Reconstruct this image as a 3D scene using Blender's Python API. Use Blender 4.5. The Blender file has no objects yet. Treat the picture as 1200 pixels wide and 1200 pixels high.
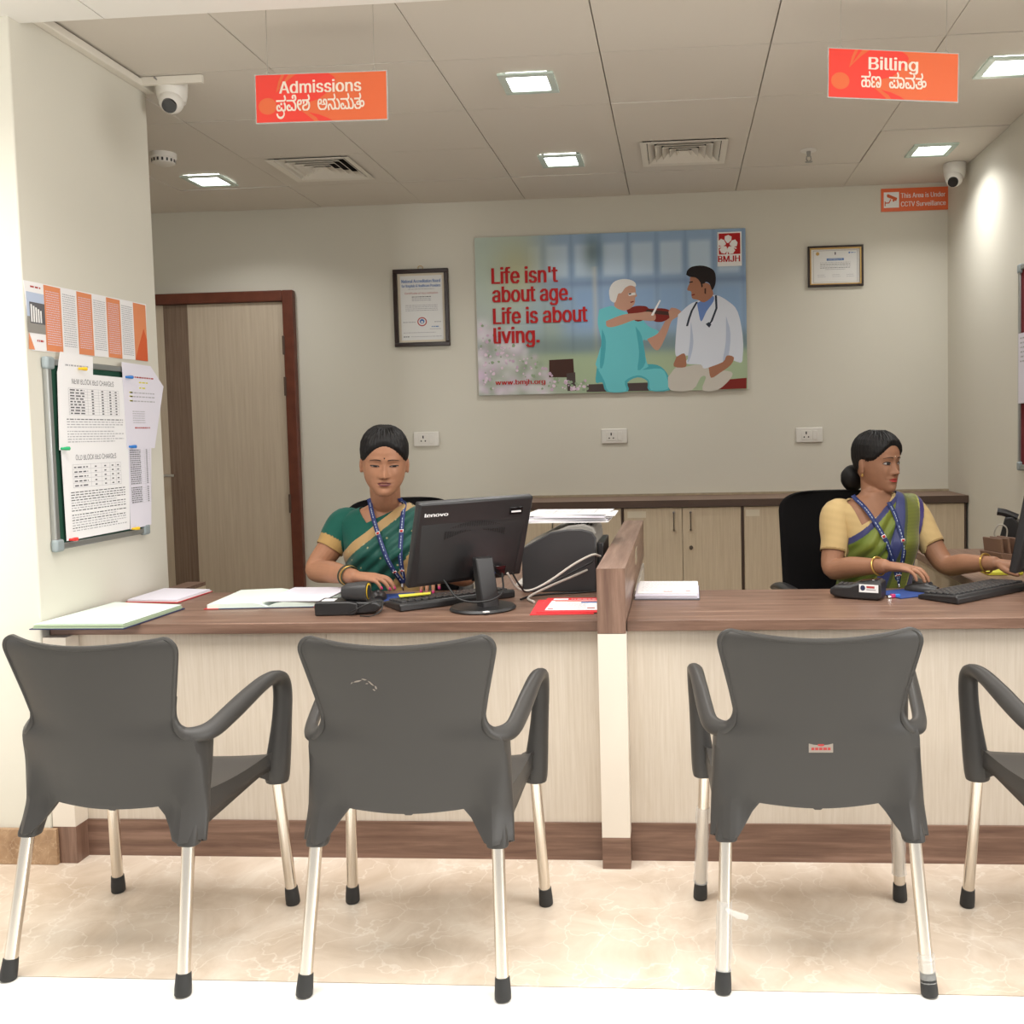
import bpy, bmesh, math, random
import numpy as np
from mathutils import Vector, Matrix, Quaternion
random.seed(7)
sc = bpy.context.scene
col = sc.collection
PI = math.pi

# ------------------------------------------------------------------ camera, sky, lights, exposure
cam = bpy.data.cameras.new('camera')
cam.sensor_width = 36.0
cam.lens = 1130 / 1200 * 36
cam.shift_x = -(715.06 - 600) / 1200
cam.shift_y = -(600 - 567.84) / 1200
cam.clip_start = 0.05
camo = bpy.data.objects.new('camera', cam)
col.objects.link(camo)
def _cam_matrix(yaw, pitch, roll, H):
    F = Vector((-math.sin(yaw) * math.cos(pitch), math.cos(yaw) * math.cos(pitch), math.sin(pitch)))
    r = Vector((math.cos(yaw), math.sin(yaw), 0))
    u = r.cross(F)
    c, s = math.cos(roll), math.sin(roll)
    X, Y, Z = c * r + s * u, -s * r + c * u, -F
    m = Matrix(((X.x, Y.x, Z.x, 0), (X.y, Y.y, Z.y, 0), (X.z, Y.z, Z.z, H), (0, 0, 0, 1)))
    return m
camo.matrix_world = _cam_matrix(.0717, -.0563, -.0217, 1.3217)
sc.camera = camo

world = bpy.data.worlds.new('daylight')
sc.world = world
world.use_nodes = True
world.node_tree.nodes['Background'].inputs[0].default_value = (1.0, .985, .96, 1)
world.node_tree.nodes['Background'].inputs[1].default_value = 0.72

def area(name, loc, sx, sy, power, color=(1, .97, .92), rot=(0, 0, 0), spread=180):
    l = bpy.data.lights.new(name, 'AREA')
    l.shape = 'RECTANGLE'; l.size = sx; l.size_y = sy; l.energy = power; l.color = color
    l.spread = math.radians(spread)
    o = bpy.data.objects.new(name, l); o.location = loc; o.rotation_euler = rot
    col.objects.link(o)
    return o
# lobby ceiling lamps in front of the desk
area('lobby_lamp', (-.3, 1.95, 2.57), 4.4, 1.0, 74, (1, .98, .95), spread=125)
area('lobby_lamp', (-.6, -.7, 2.57), 4.6, 1.2, 24, (1, .98, .95), spread=140)

# added fill lamp out of view, brightens the pillar's front face
area('lobby_fill', (-3.0, -.6, 1.6), 1.2, 2.2, 16, (1, .99, .97), rot=(math.radians(90), 0, 0), spread=34)
area('lobby_fill', (4.6, .4, 1.75), 1.6, 1.7, 25, (1, .99, .97), rot=(math.radians(90), 0, math.radians(66)), spread=75)  # second added fill lamp, lifts the pillar's side face from the right
vs = sc.view_settings
sc.display_settings.display_device = 'sRGB'
vs.view_transform = 'Standard'
vs.look = 'None'
vs.exposure = 0.0
vs.gamma = 1.0
vs.use_curve_mapping = False

# ------------------------------------------------------------------ materials
def lin(c):
    return tuple((v / 255 / 12.92) if v / 255 <= .04045 else ((v / 255 + .055) / 1.055) ** 2.4 for v in c[:3]) + (1,)
MATS = {}
def mat(name, rgb, rough=.5, metal=0, spec=.5, emit=None, estr=0, trans=0, alpha=1, noise=None, bump=None, coat=0):
    m = bpy.data.materials.new(name); m.use_nodes = True
    nt = m.node_tree; b = nt.nodes['Principled BSDF']
    c = lin(rgb)
    b.inputs['Base Color'].default_value = c
    b.inputs['Roughness'].default_value = rough
    b.inputs['Metallic'].default_value = metal
    b.inputs['Specular IOR Level'].default_value = spec
    b.inputs['Transmission Weight'].default_value = trans
    b.inputs['Alpha'].default_value = alpha
    b.inputs['Coat Weight'].default_value = coat
    if emit:
        b.inputs['Emission Color'].default_value = lin(emit); b.inputs['Emission Strength'].default_value = estr
    if noise or bump:
        tc = nt.nodes.new('ShaderNodeTexCoord'); n = nt.nodes.new('ShaderNodeTexNoise')
        n.inputs['Scale'].default_value = (noise or bump)[0]; n.inputs['Detail'].default_value = 6
        nt.links.new(tc.outputs['Object'], n.inputs['Vector'])
        if noise:
            r = nt.nodes.new('ShaderNodeValToRGB')
            k = noise[1]
            r.color_ramp.elements[0].position = .3; r.color_ramp.elements[1].position = .7
            r.color_ramp.elements[0].color = tuple(v * (1 - k) for v in c[:3]) + (1,)
            r.color_ramp.elements[1].color = tuple(min(1, v * (1 + k)) for v in c[:3]) + (1,)
            nt.links.new(n.outputs['Fac'], r.inputs['Fac']); nt.links.new(r.outputs['Color'], b.inputs['Base Color'])
        if bump:
            bp = nt.nodes.new('ShaderNodeBump'); bp.inputs['Strength'].default_value = bump[1]; bp.inputs['Distance'].default_value = .002
            nt.links.new(n.outputs['Fac'], bp.inputs['Height']); nt.links.new(bp.outputs['Normal'], b.inputs['Normal'])
    MATS[name] = m
    return m

def grain(name, rgb_a, rgb_b, scale, rough=.45, spec=.4, stretch=(1, 1, 1), rgb_c=None):
    """laminate with streaks along the axis whose stretch is small"""
    m = bpy.data.materials.new(name); m.use_nodes = True
    nt = m.node_tree; b = nt.nodes['Principled BSDF']
    b.inputs['Roughness'].default_value = rough; b.inputs['Specular IOR Level'].default_value = spec
    g = nt.nodes.new('ShaderNodeTexCoord'); mp = nt.nodes.new('ShaderNodeMapping')
    mp.inputs['Scale'].default_value = stretch
    n = nt.nodes.new('ShaderNodeTexNoise'); n.inputs['Scale'].default_value = scale; n.inputs['Detail'].default_value = 8
    n.inputs['Roughness'].default_value = .65; n.inputs['Distortion'].default_value = .3
    r = nt.nodes.new('ShaderNodeValToRGB')
    r.color_ramp.elements[0].position = .32; r.color_ramp.elements[1].position = .68
    r.color_ramp.elements[0].color = lin(rgb_a); r.color_ramp.elements[1].color = lin(rgb_b)
    if rgb_c:
        e = r.color_ramp.elements.new(.5); e.color = lin(rgb_c)
    nt.links.new(g.outputs['Object'], mp.inputs['Vector']); nt.links.new(mp.outputs['Vector'], n.inputs['Vector'])
    nt.links.new(n.outputs['Fac'], r.inputs['Fac']); nt.links.new(r.outputs['Color'], b.inputs['Base Color'])
    MATS[name] = m
    return m

def vcol(name, rough=.6, spec=.3, sheen=0, bump=None):
    m = bpy.data.materials.new(name); m.use_nodes = True
    nt = m.node_tree; b = nt.nodes['Principled BSDF']
    a = nt.nodes.new('ShaderNodeAttribute'); a.attribute_name = 'Col'
    nt.links.new(a.outputs['Color'], b.inputs['Base Color'])
    b.inputs['Roughness'].default_value = rough; b.inputs['Specular IOR Level'].default_value = spec
    b.inputs['Sheen Weight'].default_value = sheen
    if bump:
        tc = nt.nodes.new('ShaderNodeTexCoord'); n = nt.nodes.new('ShaderNodeTexNoise'); n.inputs['Scale'].default_value = bump[0]
        nt.links.new(tc.outputs['Object'], n.inputs['Vector'])
        bp = nt.nodes.new('ShaderNodeBump'); bp.inputs['Strength'].default_value = bump[1]; bp.inputs['Distance'].default_value = .002
        nt.links.new(n.outputs['Fac'], bp.inputs['Height']); nt.links.new(bp.outputs['Normal'], b.inputs['Normal'])
    MATS[name] = m
    return m

def marble(name, tones, vein, rough, scale, veinw=.03):
    m = bpy.data.materials.new(name); m.use_nodes = True
    nt = m.node_tree; b = nt.nodes['Principled BSDF']; L = nt.links
    b.inputs['Roughness'].default_value = rough; b.inputs['Specular IOR Level'].default_value = .5
    tc = nt.nodes.new('ShaderNodeTexCoord')
    n = nt.nodes.new('ShaderNodeTexNoise'); n.inputs['Scale'].default_value = scale; n.inputs['Detail'].default_value = 9; n.inputs['Roughness'].default_value = .62; n.inputs['Distortion'].default_value = .8
    L.new(tc.outputs['Object'], n.inputs['Vector'])
    r = nt.nodes.new('ShaderNodeValToRGB')
    r.color_ramp.elements[0].position = .3; r.color_ramp.elements[0].color = lin(tones[0])
    r.color_ramp.elements[1].position = .72; r.color_ramp.elements[1].color = lin(tones[2])
    e = r.color_ramp.elements.new(.52); e.color = lin(tones[1])
    L.new(n.outputs['Fac'], r.inputs['Fac'])
    # veins: thin ridges of a distorted voronoi edge distance
    n2 = nt.nodes.new('ShaderNodeTexNoise'); n2.inputs['Scale'].default_value = scale * .8; n2.inputs['Detail'].default_value = 5
    L.new(tc.outputs['Object'], n2.inputs['Vector'])
    mx = nt.nodes.new('ShaderNodeVectorMath'); mx.operation = 'MULTIPLY_ADD'
    L.new(n2.outputs['Color'], mx.inputs[0]); mx.inputs[1].default_value = (.5, .5, .5); L.new(tc.outputs['Object'], mx.inputs[2])
    v = nt.nodes.new('ShaderNodeTexVoronoi'); v.feature = 'DISTANCE_TO_EDGE'; v.inputs['Scale'].default_value = scale * 1.6
    L.new(mx.outputs[0], v.inputs['Vector'])
    r2 = nt.nodes.new('ShaderNodeValToRGB')
    r2.color_ramp.elements[0].position = 0; r2.color_ramp.elements[0].color = (.75, .75, .75, 1)
    r2.color_ramp.elements[1].position = veinw; r2.color_ramp.elements[1].color = (0, 0, 0, 1)
    L.new(v.outputs['Distance'], r2.inputs['Fac'])
    n3 = nt.nodes.new('ShaderNodeTexNoise'); n3.inputs['Scale'].default_value = scale * .6
    L.new(tc.outputs['Object'], n3.inputs['Vector'])
    mu = nt.nodes.new('ShaderNodeMath'); mu.operation = 'MULTIPLY'
    L.new(r2.outputs['Color'], mu.inputs[0]); L.new(n3.outputs['Fac'], mu.inputs[1])
    mi = nt.nodes.new('ShaderNodeMix'); mi.data_type = 'RGBA'
    L.new(mu.outputs[0], mi.inputs[0]); L.new(r.outputs['Color'], mi.inputs[6]); mi.inputs[7].default_value = lin(vein)
    L.new(mi.outputs[2], b.inputs['Base Color'])
    MATS[name] = m
    return m

mat('wall_paint', (217, 213, 200), .75, spec=.2, noise=(1.3, .02))
mat('ceiling_tile', (218, 211, 200), .8, spec=.15)
mat('soffit_white', (240, 238, 232), .7, spec=.2)
mat('trim_white', (228, 222, 210), .6)
mat('gap_dark', (25, 22, 20), .9)
marble('marble_beige', ((203, 184, 163), (220, 204, 186), (233, 221, 205)), (246, 239, 228), .2, 4.6, .03)
marble('marble_brown', ((140, 108, 80), (170, 138, 106), (192, 162, 130)), (215, 190, 160), .3, 9)
mat('floor_white', (250, 247, 240), .2, noise=(2, .015))
grain('laminate_brown', (100, 74, 62), (146, 116, 100), 5, .38, .45, (.5, 9, 9), (122, 94, 79))
grain('laminate_brown_upright', (100, 74, 62), (146, 116, 100), 5, .38, .45, (9, 9, .5), (122, 94, 79))
grain('laminate_brown_deep', (118, 90, 76), (160, 132, 116), 5, .4, .4, (9, .5, 9), (138, 110, 95))
grain('laminate_cream', (201, 188, 171), (214, 203, 189), 9, .45, .35, (14, 14, .5))
grain('laminate_cabinet', (196, 178, 152), (212, 196, 172), 9, .5, .3, (16, 16, .5))
mat('laminate_pale', (228, 218, 204), .45)
grain('door_light', (186, 170, 150), (200, 186, 166), 6, .5, .3, (10, 10, .4))
grain('door_dark', (112, 92, 78), (138, 118, 102), 6, .5, .3, (16, 16, .4))
mat('door_frame', (102, 55, 40), .4, spec=.4, noise=(18, .15))
mat('worktop_edge', (84, 66, 56), .5)
mat('caulk', (166, 152, 128), .9, noise=(30, .12))
mat('chair_plastic', (60, 58, 56), .42, spec=.4, bump=(320, .06))
mat('rubber', (42, 42, 42), .6)
mat('aluminium', (225, 218, 208), .22, metal=1)
mat('chrome', (215, 215, 215), .15, metal=1)
mat('film', (225, 225, 222), .2, alpha=.3)
mat('sticker_grey', (150, 140, 130), .5)
mat('sign_red', (246, 70, 58), .35); mat('sign_orange', (238, 112, 66), .35); mat('sign_text', (250, 232, 216), .5)
mat('acrylic', (225, 225, 220), .1, alpha=.45)
mat('wire', (190, 185, 175), .4, metal=.6)
mat('led', (255, 255, 255), .5, emit=(255, 255, 255), estr=9)
mat('glass_edge', (205, 222, 212), .1, spec=.6, emit=None)
mat('white_plastic', (226, 222, 214), .4)
mat('grey_plastic', (150, 146, 140), .45)
mat('black_plastic', (38, 37, 38), .4, bump=(400, .05))
mat('black_gloss', (18, 18, 20), .12)
mat('dark_plastic', (52, 51, 52), .45)
mat('fabric_black', (24, 23, 24), .95, spec=.1, bump=(500, .3))
mat('paper', (240, 238, 238), .8, spec=.1); mat('paper_lilac', (228, 224, 234), .8, spec=.1)
mat('paper_green', (224, 236, 226), .8, spec=.1); mat('paper_edge', (190, 205, 175), .8); mat('ink', (96, 94, 98), .8); mat('ink_soft', (176, 174, 178), .8)
mat('ink_red', (176, 60, 60), .8); mat('ink_blue', (80, 120, 180), .8); mat('ink_yellow', (225, 215, 70), .8)
mat('bro_orange', (226, 142, 96), .6); mat('bro_deep', (214, 96, 50), .6)
mat('cover_navy', (44, 50, 84), .6); mat('cover_red', (196, 60, 62), .6); mat('leaflet_red', (226, 52, 58), .5)
mat('board_green', (28, 74, 56), .9); mat('board_maroon', (112, 22, 30), .9); mat('frame_alu', (170, 172, 170), .35, metal=.7); mat('corner_grey', (146, 156, 158), .5)
mat('pin_yellow', (238, 196, 40), .4); mat('pin_green', (40, 170, 110), .4); mat('pin_red', (220, 50, 45), .4); mat('pin_blue', (40, 120, 200), .4)
mat('cert_frame', (44, 28, 24), .35); mat('gilt', (196, 160, 96), .35, metal=.6); mat('cert_mount', (222, 212, 192), .8); mat('cert_paper', (232, 232, 230), .8)
vcol('poster_photo', .35, .4)
mat('poster_side', (170, 172, 172), .5)
for n_, c_ in dict(p_red=(186, 30, 32), p_white=(244, 242, 240), p_hair=(226, 224, 220), p_skin_old=(196, 150, 128), p_scrub=(110, 200, 208), p_scrub_dark=(78, 172, 184), p_violin=(128, 38, 30), p_wood=(70, 44, 36),
                   p_bench=(78, 66, 64), p_hair_dark=(34, 26, 26), p_skin=(170, 118, 92), p_coat=(222, 228, 240), p_coat_shade=(188, 200, 222), p_shirt=(110, 140, 200), p_trouser=(206, 200, 190), p_steth=(48, 56, 72),
                   p_pink=(206, 178, 200), p_petal=(226, 206, 220), p_leaf=(150, 170, 140)).items():
    mat(n_, c_, .5, spec=.25)
mat('skin_tan', (168, 120, 92), .5, spec=.35, noise=(40, .05)); mat('skin_warm', (158, 114, 88), .5, spec=.35, noise=(40, .05))
mat('hair_black', (18, 15, 15), .55, spec=.35, bump=(160, .3))
mat('brow', (40, 28, 24), .8); mat('eye_white', (186, 176, 168), .3); mat('iris', (30, 20, 16), .2); mat('lid', (112, 70, 56), .6)
mat('lid_line', (36, 24, 22), .7)
mat('lip_plum', (112, 54, 56), .45); mat('lip_red', (190, 70, 66), .4); mat('nostril', (70, 40, 32), .8)
mat('gold', (206, 168, 92), .3, metal=.8); mat('pearl', (230, 220, 200), .3); mat('lanyard', (40, 54, 108), .6); mat('bangle_green', (60, 70, 50), .35)
mat('nail_pink', (190, 50, 110), .3); mat('nail_red', (226, 40, 44), .3)
vcol('silk_teal', .55, .35, .2, (260, .12)); vcol('silk_green', .5, .4, .2, (260, .12)); vcol('blouse_cloth', .7, .25, .1, (260, .1))
mat('pad_blue', (40, 66, 130), .8); mat('wood_box', (128, 100, 84), .5); mat('folder_yellow', (214, 210, 70), .6)
mat('cable_white', (196, 190, 180), .5); mat('cable_black', (24, 24, 24), .5)
mat('label_white', (236, 236, 236), .5); mat('printer_grey', (138, 134, 128), .5)

# ------------------------------------------------------------------ mesh helpers
def V(*a): return Vector(a)
def catmull(pts, n):
    P = [np.array(p, float) for p in pts]
    P = [2 * P[0] - P[1]] + P + [2 * P[-1] - P[-2]]
    out = []
    for i in range(1, len(P) - 2):
        for k in range(n):
            t = k / n
            a, b, c, d = P[i - 1], P[i], P[i + 1], P[i + 2]
            out.append(.5 * ((2 * b) + (c - a) * t + (2 * a - 5 * b + 4 * c - d) * t * t + (3 * b - a - 3 * c + d) * t ** 3))
    out.append(P[-2])
    return out

class MB:
    def __init__(s, m=None):
        s.v = []; s.f = []; s.mi = []; s.mats = []; s.M = m or Matrix()
        s.cur = 0
    def use(s, name):
        m = MATS[name]
        if m not in s.mats: s.mats.append(m)
        s.cur = s.mats.index(m); return s
    def add(s, verts, faces):
        o = len(s.v)
        s.v += [tuple(s.M @ Vector(v)) for v in verts]
        s.f += [tuple(o + i for i in f) for f in faces]; s.mi += [s.cur] * len(faces)
        return s
    def box(s, x0, x1, y0, y1, z0, z1):
        v = [(x, y, z) for z in (z0, z1) for y in (y0, y1) for x in (x0, x1)]
        return s.add(v, [(0, 2, 3, 1), (4, 5, 7, 6), (0, 1, 5, 4), (2, 6, 7, 3), (0, 4, 6, 2), (1, 3, 7, 5)])
    def prism(s, poly, axis, a, b):
        """poly in the two other axes (in x,y,z order), extruded from a to b"""
        def P(q, t):
            if axis == 'z': return (q[0], q[1], t)
            if axis == 'y': return (q[0], t, q[1])
            return (t, q[0], q[1])
        n = len(poly)
        v = [P(q, a) for q in poly] + [P(q, b) for q in poly]
        fs = [tuple(range(n))[::-1], tuple(range(n, 2 * n))] + [(i, (i + 1) % n, n + (i + 1) % n, n + i) for i in range(n)]
        return s.add(v, fs)
    def poly(s, pts): return s.add(pts, [tuple(range(len(pts)))])
    def loft(s, rings, cap=True, closed=True):
        n = len(rings[0]); v = [p for r in rings for p in r]; f = []
        for k in range(len(rings) - 1):
            for i in range(n if closed else n - 1):
                j = (i + 1) % n
                f.append((k * n + i, k * n + j, (k + 1) * n + j, (k + 1) * n + i))
        if cap and closed:
            f.append(tuple(range(n))[::-1]); f.append(tuple((len(rings) - 1) * n + i for i in range(n)))
        return s.add(v, f)
    def tube(s, pts, rad, seg=10, flat=None, up=None, cap=True, rnd=False):
        """sweep; rad scalar/list; flat = (along side axis, along up axis) factors"""
        pts = [Vector(p[:3]) for p in pts]; n = len(pts)
        if not hasattr(rad, '__len__'): rad = [rad] * n
        rings = []
        prev = None
        ext_p, ext_r = list(pts), list(rad)
        if rnd:
            for end in (0, 1):
                a, b = (ext_p[1], ext_p[0]) if end == 0 else (ext_p[-2], ext_p[-1])
                d = (b - a).normalized(); r = ext_r[0] if end == 0 else ext_r[-1]
                add = [(b + d * r * .5, r * .866), (b + d * r * .85, r * .5), (b + d * r * .98, r * .15)]
                if end == 0:
                    ext_p = [q[0] for q in add[::-1]] + ext_p; ext_r = [q[1] for q in add[::-1]] + ext_r
                else:
                    ext_p = ext_p + [q[0] for q in add]; ext_r = ext_r + [q[1] for q in add]
        pts, rad = ext_p, ext_r; n = len(pts)
        for i in range(n):
            t = (pts[min(i + 1, n - 1)] - pts[max(i - 1, 0)]).normalized()
            if prev is None:
                ref = Vector(up) if up else (Vector((0, 0, 1)) if abs(t.z) < .9 else Vector((0, 1, 0)))
                side = t.cross(ref).normalized()
            else:
                side = (prev - t * prev.dot(t)).normalized()
            prev = side; u = side.cross(t).normalized()
            fx, fy = flat[min(i, len(flat) - 1)] if (flat and hasattr(flat[0], '__len__')) else (flat or (1, 1))
            rings.append([tuple(pts[i] + side * (math.cos(a) * rad[i] * fx) + u * (math.sin(a) * rad[i] * fy)) for a in [2 * PI * k / seg for k in range(seg)]])
        return s.loft(rings, cap)
    def cyl(s, a, b, r0, r1=None, seg=20): return s.tube([a, b], [r0, r0 if r1 is None else r1], seg)
    def ball(s, c, r, seg=16, rings=10):
        r = r if hasattr(r, '__len__') else (r, r, r)
        R = []
        for k in range(rings + 1):
            t = PI * k / rings; rr = max(math.sin(t), .01)
            R.append([(c[0] + r[0] * rr * math.cos(2 * PI * i / seg), c[1] + r[1] * rr * math.sin(2 * PI * i / seg), c[2] - r[2] * math.cos(t)) for i in range(seg)])
        return s.loft(R)
    def lathe(s, prof, c=(0, 0, 0), seg=24):
        return s.loft([[(c[0] + r * math.cos(2 * PI * i / seg), c[1] + r * math.sin(2 * PI * i / seg), c[2] + z) for i in range(seg)] for r, z in prof])
    def build(s, name, parent=None, m=None, bevel=0, smooth=True, angle=35, colors=None, segs=2, solid=0, sub=0):
        me = bpy.data.meshes.new(name)
        me.from_pydata(s.v, [], s.f)
        if m:
            me.materials.append(MATS[m])
        else:
            for q in s.mats: me.materials.append(q)
            me.polygons.foreach_set('material_index', s.mi)
        me.update()
        if colors is not None: setcol(me, colors)
        o = bpy.data.objects.new(name, me); col.objects.link(o)
        bm = bmesh.new(); bm.from_mesh(me); bmesh.ops.recalc_face_normals(bm, faces=bm.faces); bm.to_mesh(me); bm.free()
        if smooth:
            me.shade_smooth()
            me.set_sharp_from_angle(angle=math.radians(angle))
        if solid:
            q = o.modifiers.new('solid', 'SOLIDIFY'); q.thickness = solid; q.offset = 0
        if bevel:
            q = o.modifiers.new('bevel', 'BEVEL'); q.width = bevel; q.segments = segs; q.limit_method = 'ANGLE'; q.angle_limit = math.radians(40)
            q.harden_normals = False
        if sub:
            q = o.modifiers.new('sub', 'SUBSURF'); q.levels = sub; q.render_levels = sub
        if parent: o.parent = parent
        return o

def setcol(me, colors):
    a = me.color_attributes.new('Col', 'FLOAT_COLOR', 'POINT')
    arr = np.ones((len(me.vertices), 4), np.float32); arr[:, :3] = np.asarray(colors)[:, :3]
    a.data.foreach_set('color', arr.ravel())

def tag(o, label=None, cat=None, group=None, kind=None):
    if label: o['label'] = label
    if cat: o['category'] = cat
    if group: o['group'] = group
    if kind: o['kind'] = kind
    return o
def thing(name, label, cat, loc=(0, 0, 0), rotz=0, group=None):
    o = bpy.data.objects.new(name, None); o.empty_display_size = .05; col.objects.link(o)
    o.location = loc; o.rotation_euler = (0, 0, math.radians(rotz))
    return tag(o, label, cat, group)
def struct(o): o['kind'] = 'structure'; return o
def dup(root, loc, rotz=0, label=None, group=None):
    r = root.copy(); col.objects.link(r); r.location = loc; r.rotation_euler = (0, 0, math.radians(rotz))
    if label: r['label'] = label
    if group: r['group'] = group
    for ch in list(root.children):
        c = ch.copy(); col.objects.link(c); c.parent = r
        for g in list(ch.children):
            d = g.copy(); col.objects.link(d); d.parent = c
    return r

# lettering: outlines of the built-in font filled line by line
_tc = {}
try:
    import os
    FONT = bpy.data.fonts.load(os.path.join(bpy.utils.system_resource('DATAFILES'), 'fonts', 'Inter.woff2'))
except Exception:
    FONT = None
def glyph_rows(s, rows=22, bold=0.0):
    key = (s, rows, bold)
    if key in _tc: return _tc[key]
    c = bpy.data.curves.new('lettering', 'FONT'); c.body = s; c.size = 1; c.resolution_u = 4
    if FONT and all(ord(q) < 128 for q in s): c.font = FONT
    c_is = bool(FONT and c.font == FONT)
    o = bpy.data.objects.new('lettering', c); col.objects.link(o)
    dg = bpy.context.evaluated_depsgraph_get(); dg.update()
    cu = o.evaluated_get(dg).to_curve(dg, apply_modifiers=False)
    loops = []
    for sp in cu.splines:
        L = []
        if sp.type == 'BEZIER':
            bp = sp.bezier_points; n = len(bp)
            for i in range(n):
                a, b = bp[i], bp[(i + 1) % n]
                for k in range(5):
                    t = k / 5; u = 1 - t
                    q = a.co * u ** 3 + a.handle_right * 3 * u * u * t + b.handle_left * 3 * u * t * t + b.co * t ** 3
                    L.append((q.x, q.y))
        else:
            L = [(p.co[0], p.co[1]) for p in sp.points]
        if len(L) > 2: loops.append(L)
    o.evaluated_get(dg).to_curve_clear()
    col.objects.unlink(o); bpy.data.objects.remove(o); bpy.data.curves.remove(c)
    if ('cap', c_is) not in _tc and not s == 'H':
        _tc[('cap', c_is)] = None; r_ = glyph_rows('H', 60); _tc[('cap', c_is)] = max(q[3] for q in r_)
    step = .72 / rows
    ys = [y for L in loops for _, y in L] or [0, 1]
    y0, y1 = min(ys), max(ys)
    table = {}
    k0, k1 = int(math.floor(y0 / step)), int(math.ceil(y1 / step))
    for k in range(k0, k1 + 1):
        y = (k + .5) * step + 1e-5
        cr = []
        for L in loops:
            for i in range(len(L)):
                (xa, ya), (xb, yb) = L[i - 1], L[i]
                if (ya <= y) != (yb <= y):
                    cr.append((xa + (y - ya) / (yb - ya) * (xb - xa), 1 if yb > ya else -1))
        cr.sort(); w = 0; sp = []
        for x, d in cr:
            if w == 0: st = x
            w += d
            if w == 0 and x > st: sp.append([st - bold, x + bold])
        table[k] = sp
    grow = int(round(bold * .4 / step))
    rects = []
    for k in range(k0 - grow, k1 + grow + 1):
        sp = sorted([list(q) for j in range(k - grow, k + grow + 1) for q in table.get(j, [])])
        mg = []
        for a, b in sp:
            if mg and a <= mg[-1][1]: mg[-1][1] = max(mg[-1][1], b)
            else: mg.append([a, b])
        rects += [(a, b, k * step, (k + 1) * step) for a, b in mg]
    if not rects: rects = [(0, .01, 0, .01)]
    _tc[key] = rects; _tc[('isf', s)] = c_is
    return rects
def lettering(mb, s, m, x, y, h, fit=None, rows=22, bold=0.0, align='l', place=None):
    """h = cap height; place(u,v) -> 3-D point; x,y baseline start in (u,v)"""
    R = glyph_rows(s, rows, bold)
    k = h / (_tc.get(('cap', _tc.get(('isf', s)))) or .72)
    xa, xb = min(r[0] for r in R), max(r[1] for r in R)
    kx = k if not fit else fit / (xb - xa)
    off = {'l': xa, 'c': (xa + xb) / 2, 'r': xb}[align]
    mb.use(m)
    for a, b, c, d in R:
        mb.poly([place(x + (a - off) * kx, y + c * k), place(x + (b - off) * kx, y + c * k), place(x + (b - off) * kx, y + d * k), place(x + (a - off) * kx, y + d * k)])
def rect(mb, m, u0, u1, v0, v1, place):
    mb.use(m).poly([place(u0, v0), place(u1, v0), place(u1, v1), place(u0, v1)])
def shape(mb, m, pts, place): mb.use(m).poly([place(*p) for p in pts])
def disc(mb, m, u, v, ru, rv, place, n=20): shape(mb, m, [(u + ru * math.cos(2 * PI * i / n), v + rv * math.sin(2 * PI * i / n)) for i in range(n)], place)
def dashes(mb, m, u0, u1, v, h, place, rng, wmin=.3, wmax=1.0, n=6):
    """a printed line of words too small to read"""
    u = u0; W = (u1 - u0) / n
    while u < u1 - 1e-6:
        w = W * rng.uniform(wmin, wmax) * .8
        rect(mb, m, u, min(u + w, u1), v, v + h, place)
        u += w + W * .18

# ------------------------------------------------------------------ the setting
ZC, YB, XR, XP = 2.657, 5.577, 1.52, -1.983
YW = 2.212
struct(MB().box(-6, 5, YW, 5.7, -.1, 0).build('floor', m='marble_beige', smooth=False))
struct(MB().box(-6, 5, -5, YW - .003, -.1, 0).build('floor_lobby', m='floor_white', smooth=False))
struct(MB().box(-3.6, XR + .15, YB, YB + .15, 0, 2.9).build('wall_back', m='wall_paint', smooth=False))
struct(MB().box(XR, XR + .15, 2.9, YB, 0, 2.9).build('wall_right', m='wall_paint', smooth=False))
struct(MB().box(-2.9, XP, 2.83, 3.588, 0, 2.9).build('wall_left', m='wall_paint', bevel=.006, segs=3))
struct(MB().box(-3.6, -3.45, 3.588, YB, 0, 2.9).build('wall_far_left', m='wall_paint', smooth=False))
struct(MB().box(-3.6, -2.9, 3.44, 3.588, 0, 2.9).build('wall_left_return', m='wall_paint', smooth=False))
# marble skirting on the front of the pillar
struct(MB().box(-2.9, -1.962, 2.816, 2.83, 0, .114).build('baseboard_left', m='marble_brown', bevel=.002))
# tiled ceiling
mb = MB().use('ceiling_tile')
xs = [-.2538 + .6 * i for i in range(-6, 4)]; xs = [x for x in xs if -3.45 < x < XR]; xs = [-3.45] + xs + [XR]
ys = [2.885] + [5.0902 - .5347 * j for j in range(4, -1, -1)] + [YB]
HOLES = [(-.545, 3.73, .2), (-.55, 4.80, .2), (-2.39, 4.9, .2), (1.253, 4.885, .2), (1.262, 3.80, .2)]
VENTS = [(-1.752, 4.783, .40), (.05, 4.76, .40)]
rng = random.Random(3)
for i in range(len(xs) - 1):
    for j in range(len(ys) - 1):
        x0, x1, y0, y1 = xs[i] + .002, xs[i + 1] - .002, ys[j] + .002, ys[j + 1] - .002
        dz = rng.choice([0, 0, 0, .002, -.002])
        cut = [h for h in HOLES + VENTS if x0 < h[0] < x1 and y0 < h[1] < y1]
        if cut:
            hx, hy, s = cut[0]; s = s / 2 - .004
            parts = [(x0, hx - s, y0, y1), (hx + s, x1, y0, y1), (hx - s, hx + s, y0, hy - s), (hx - s, hx + s, hy + s, y1)]
        else:
            parts = [(x0, x1, y0, y1)]
        for a, b, c, d in parts:
            if b > a and d > c: mb.box(a, b, c, d, ZC + dz, ZC + .02)
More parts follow.
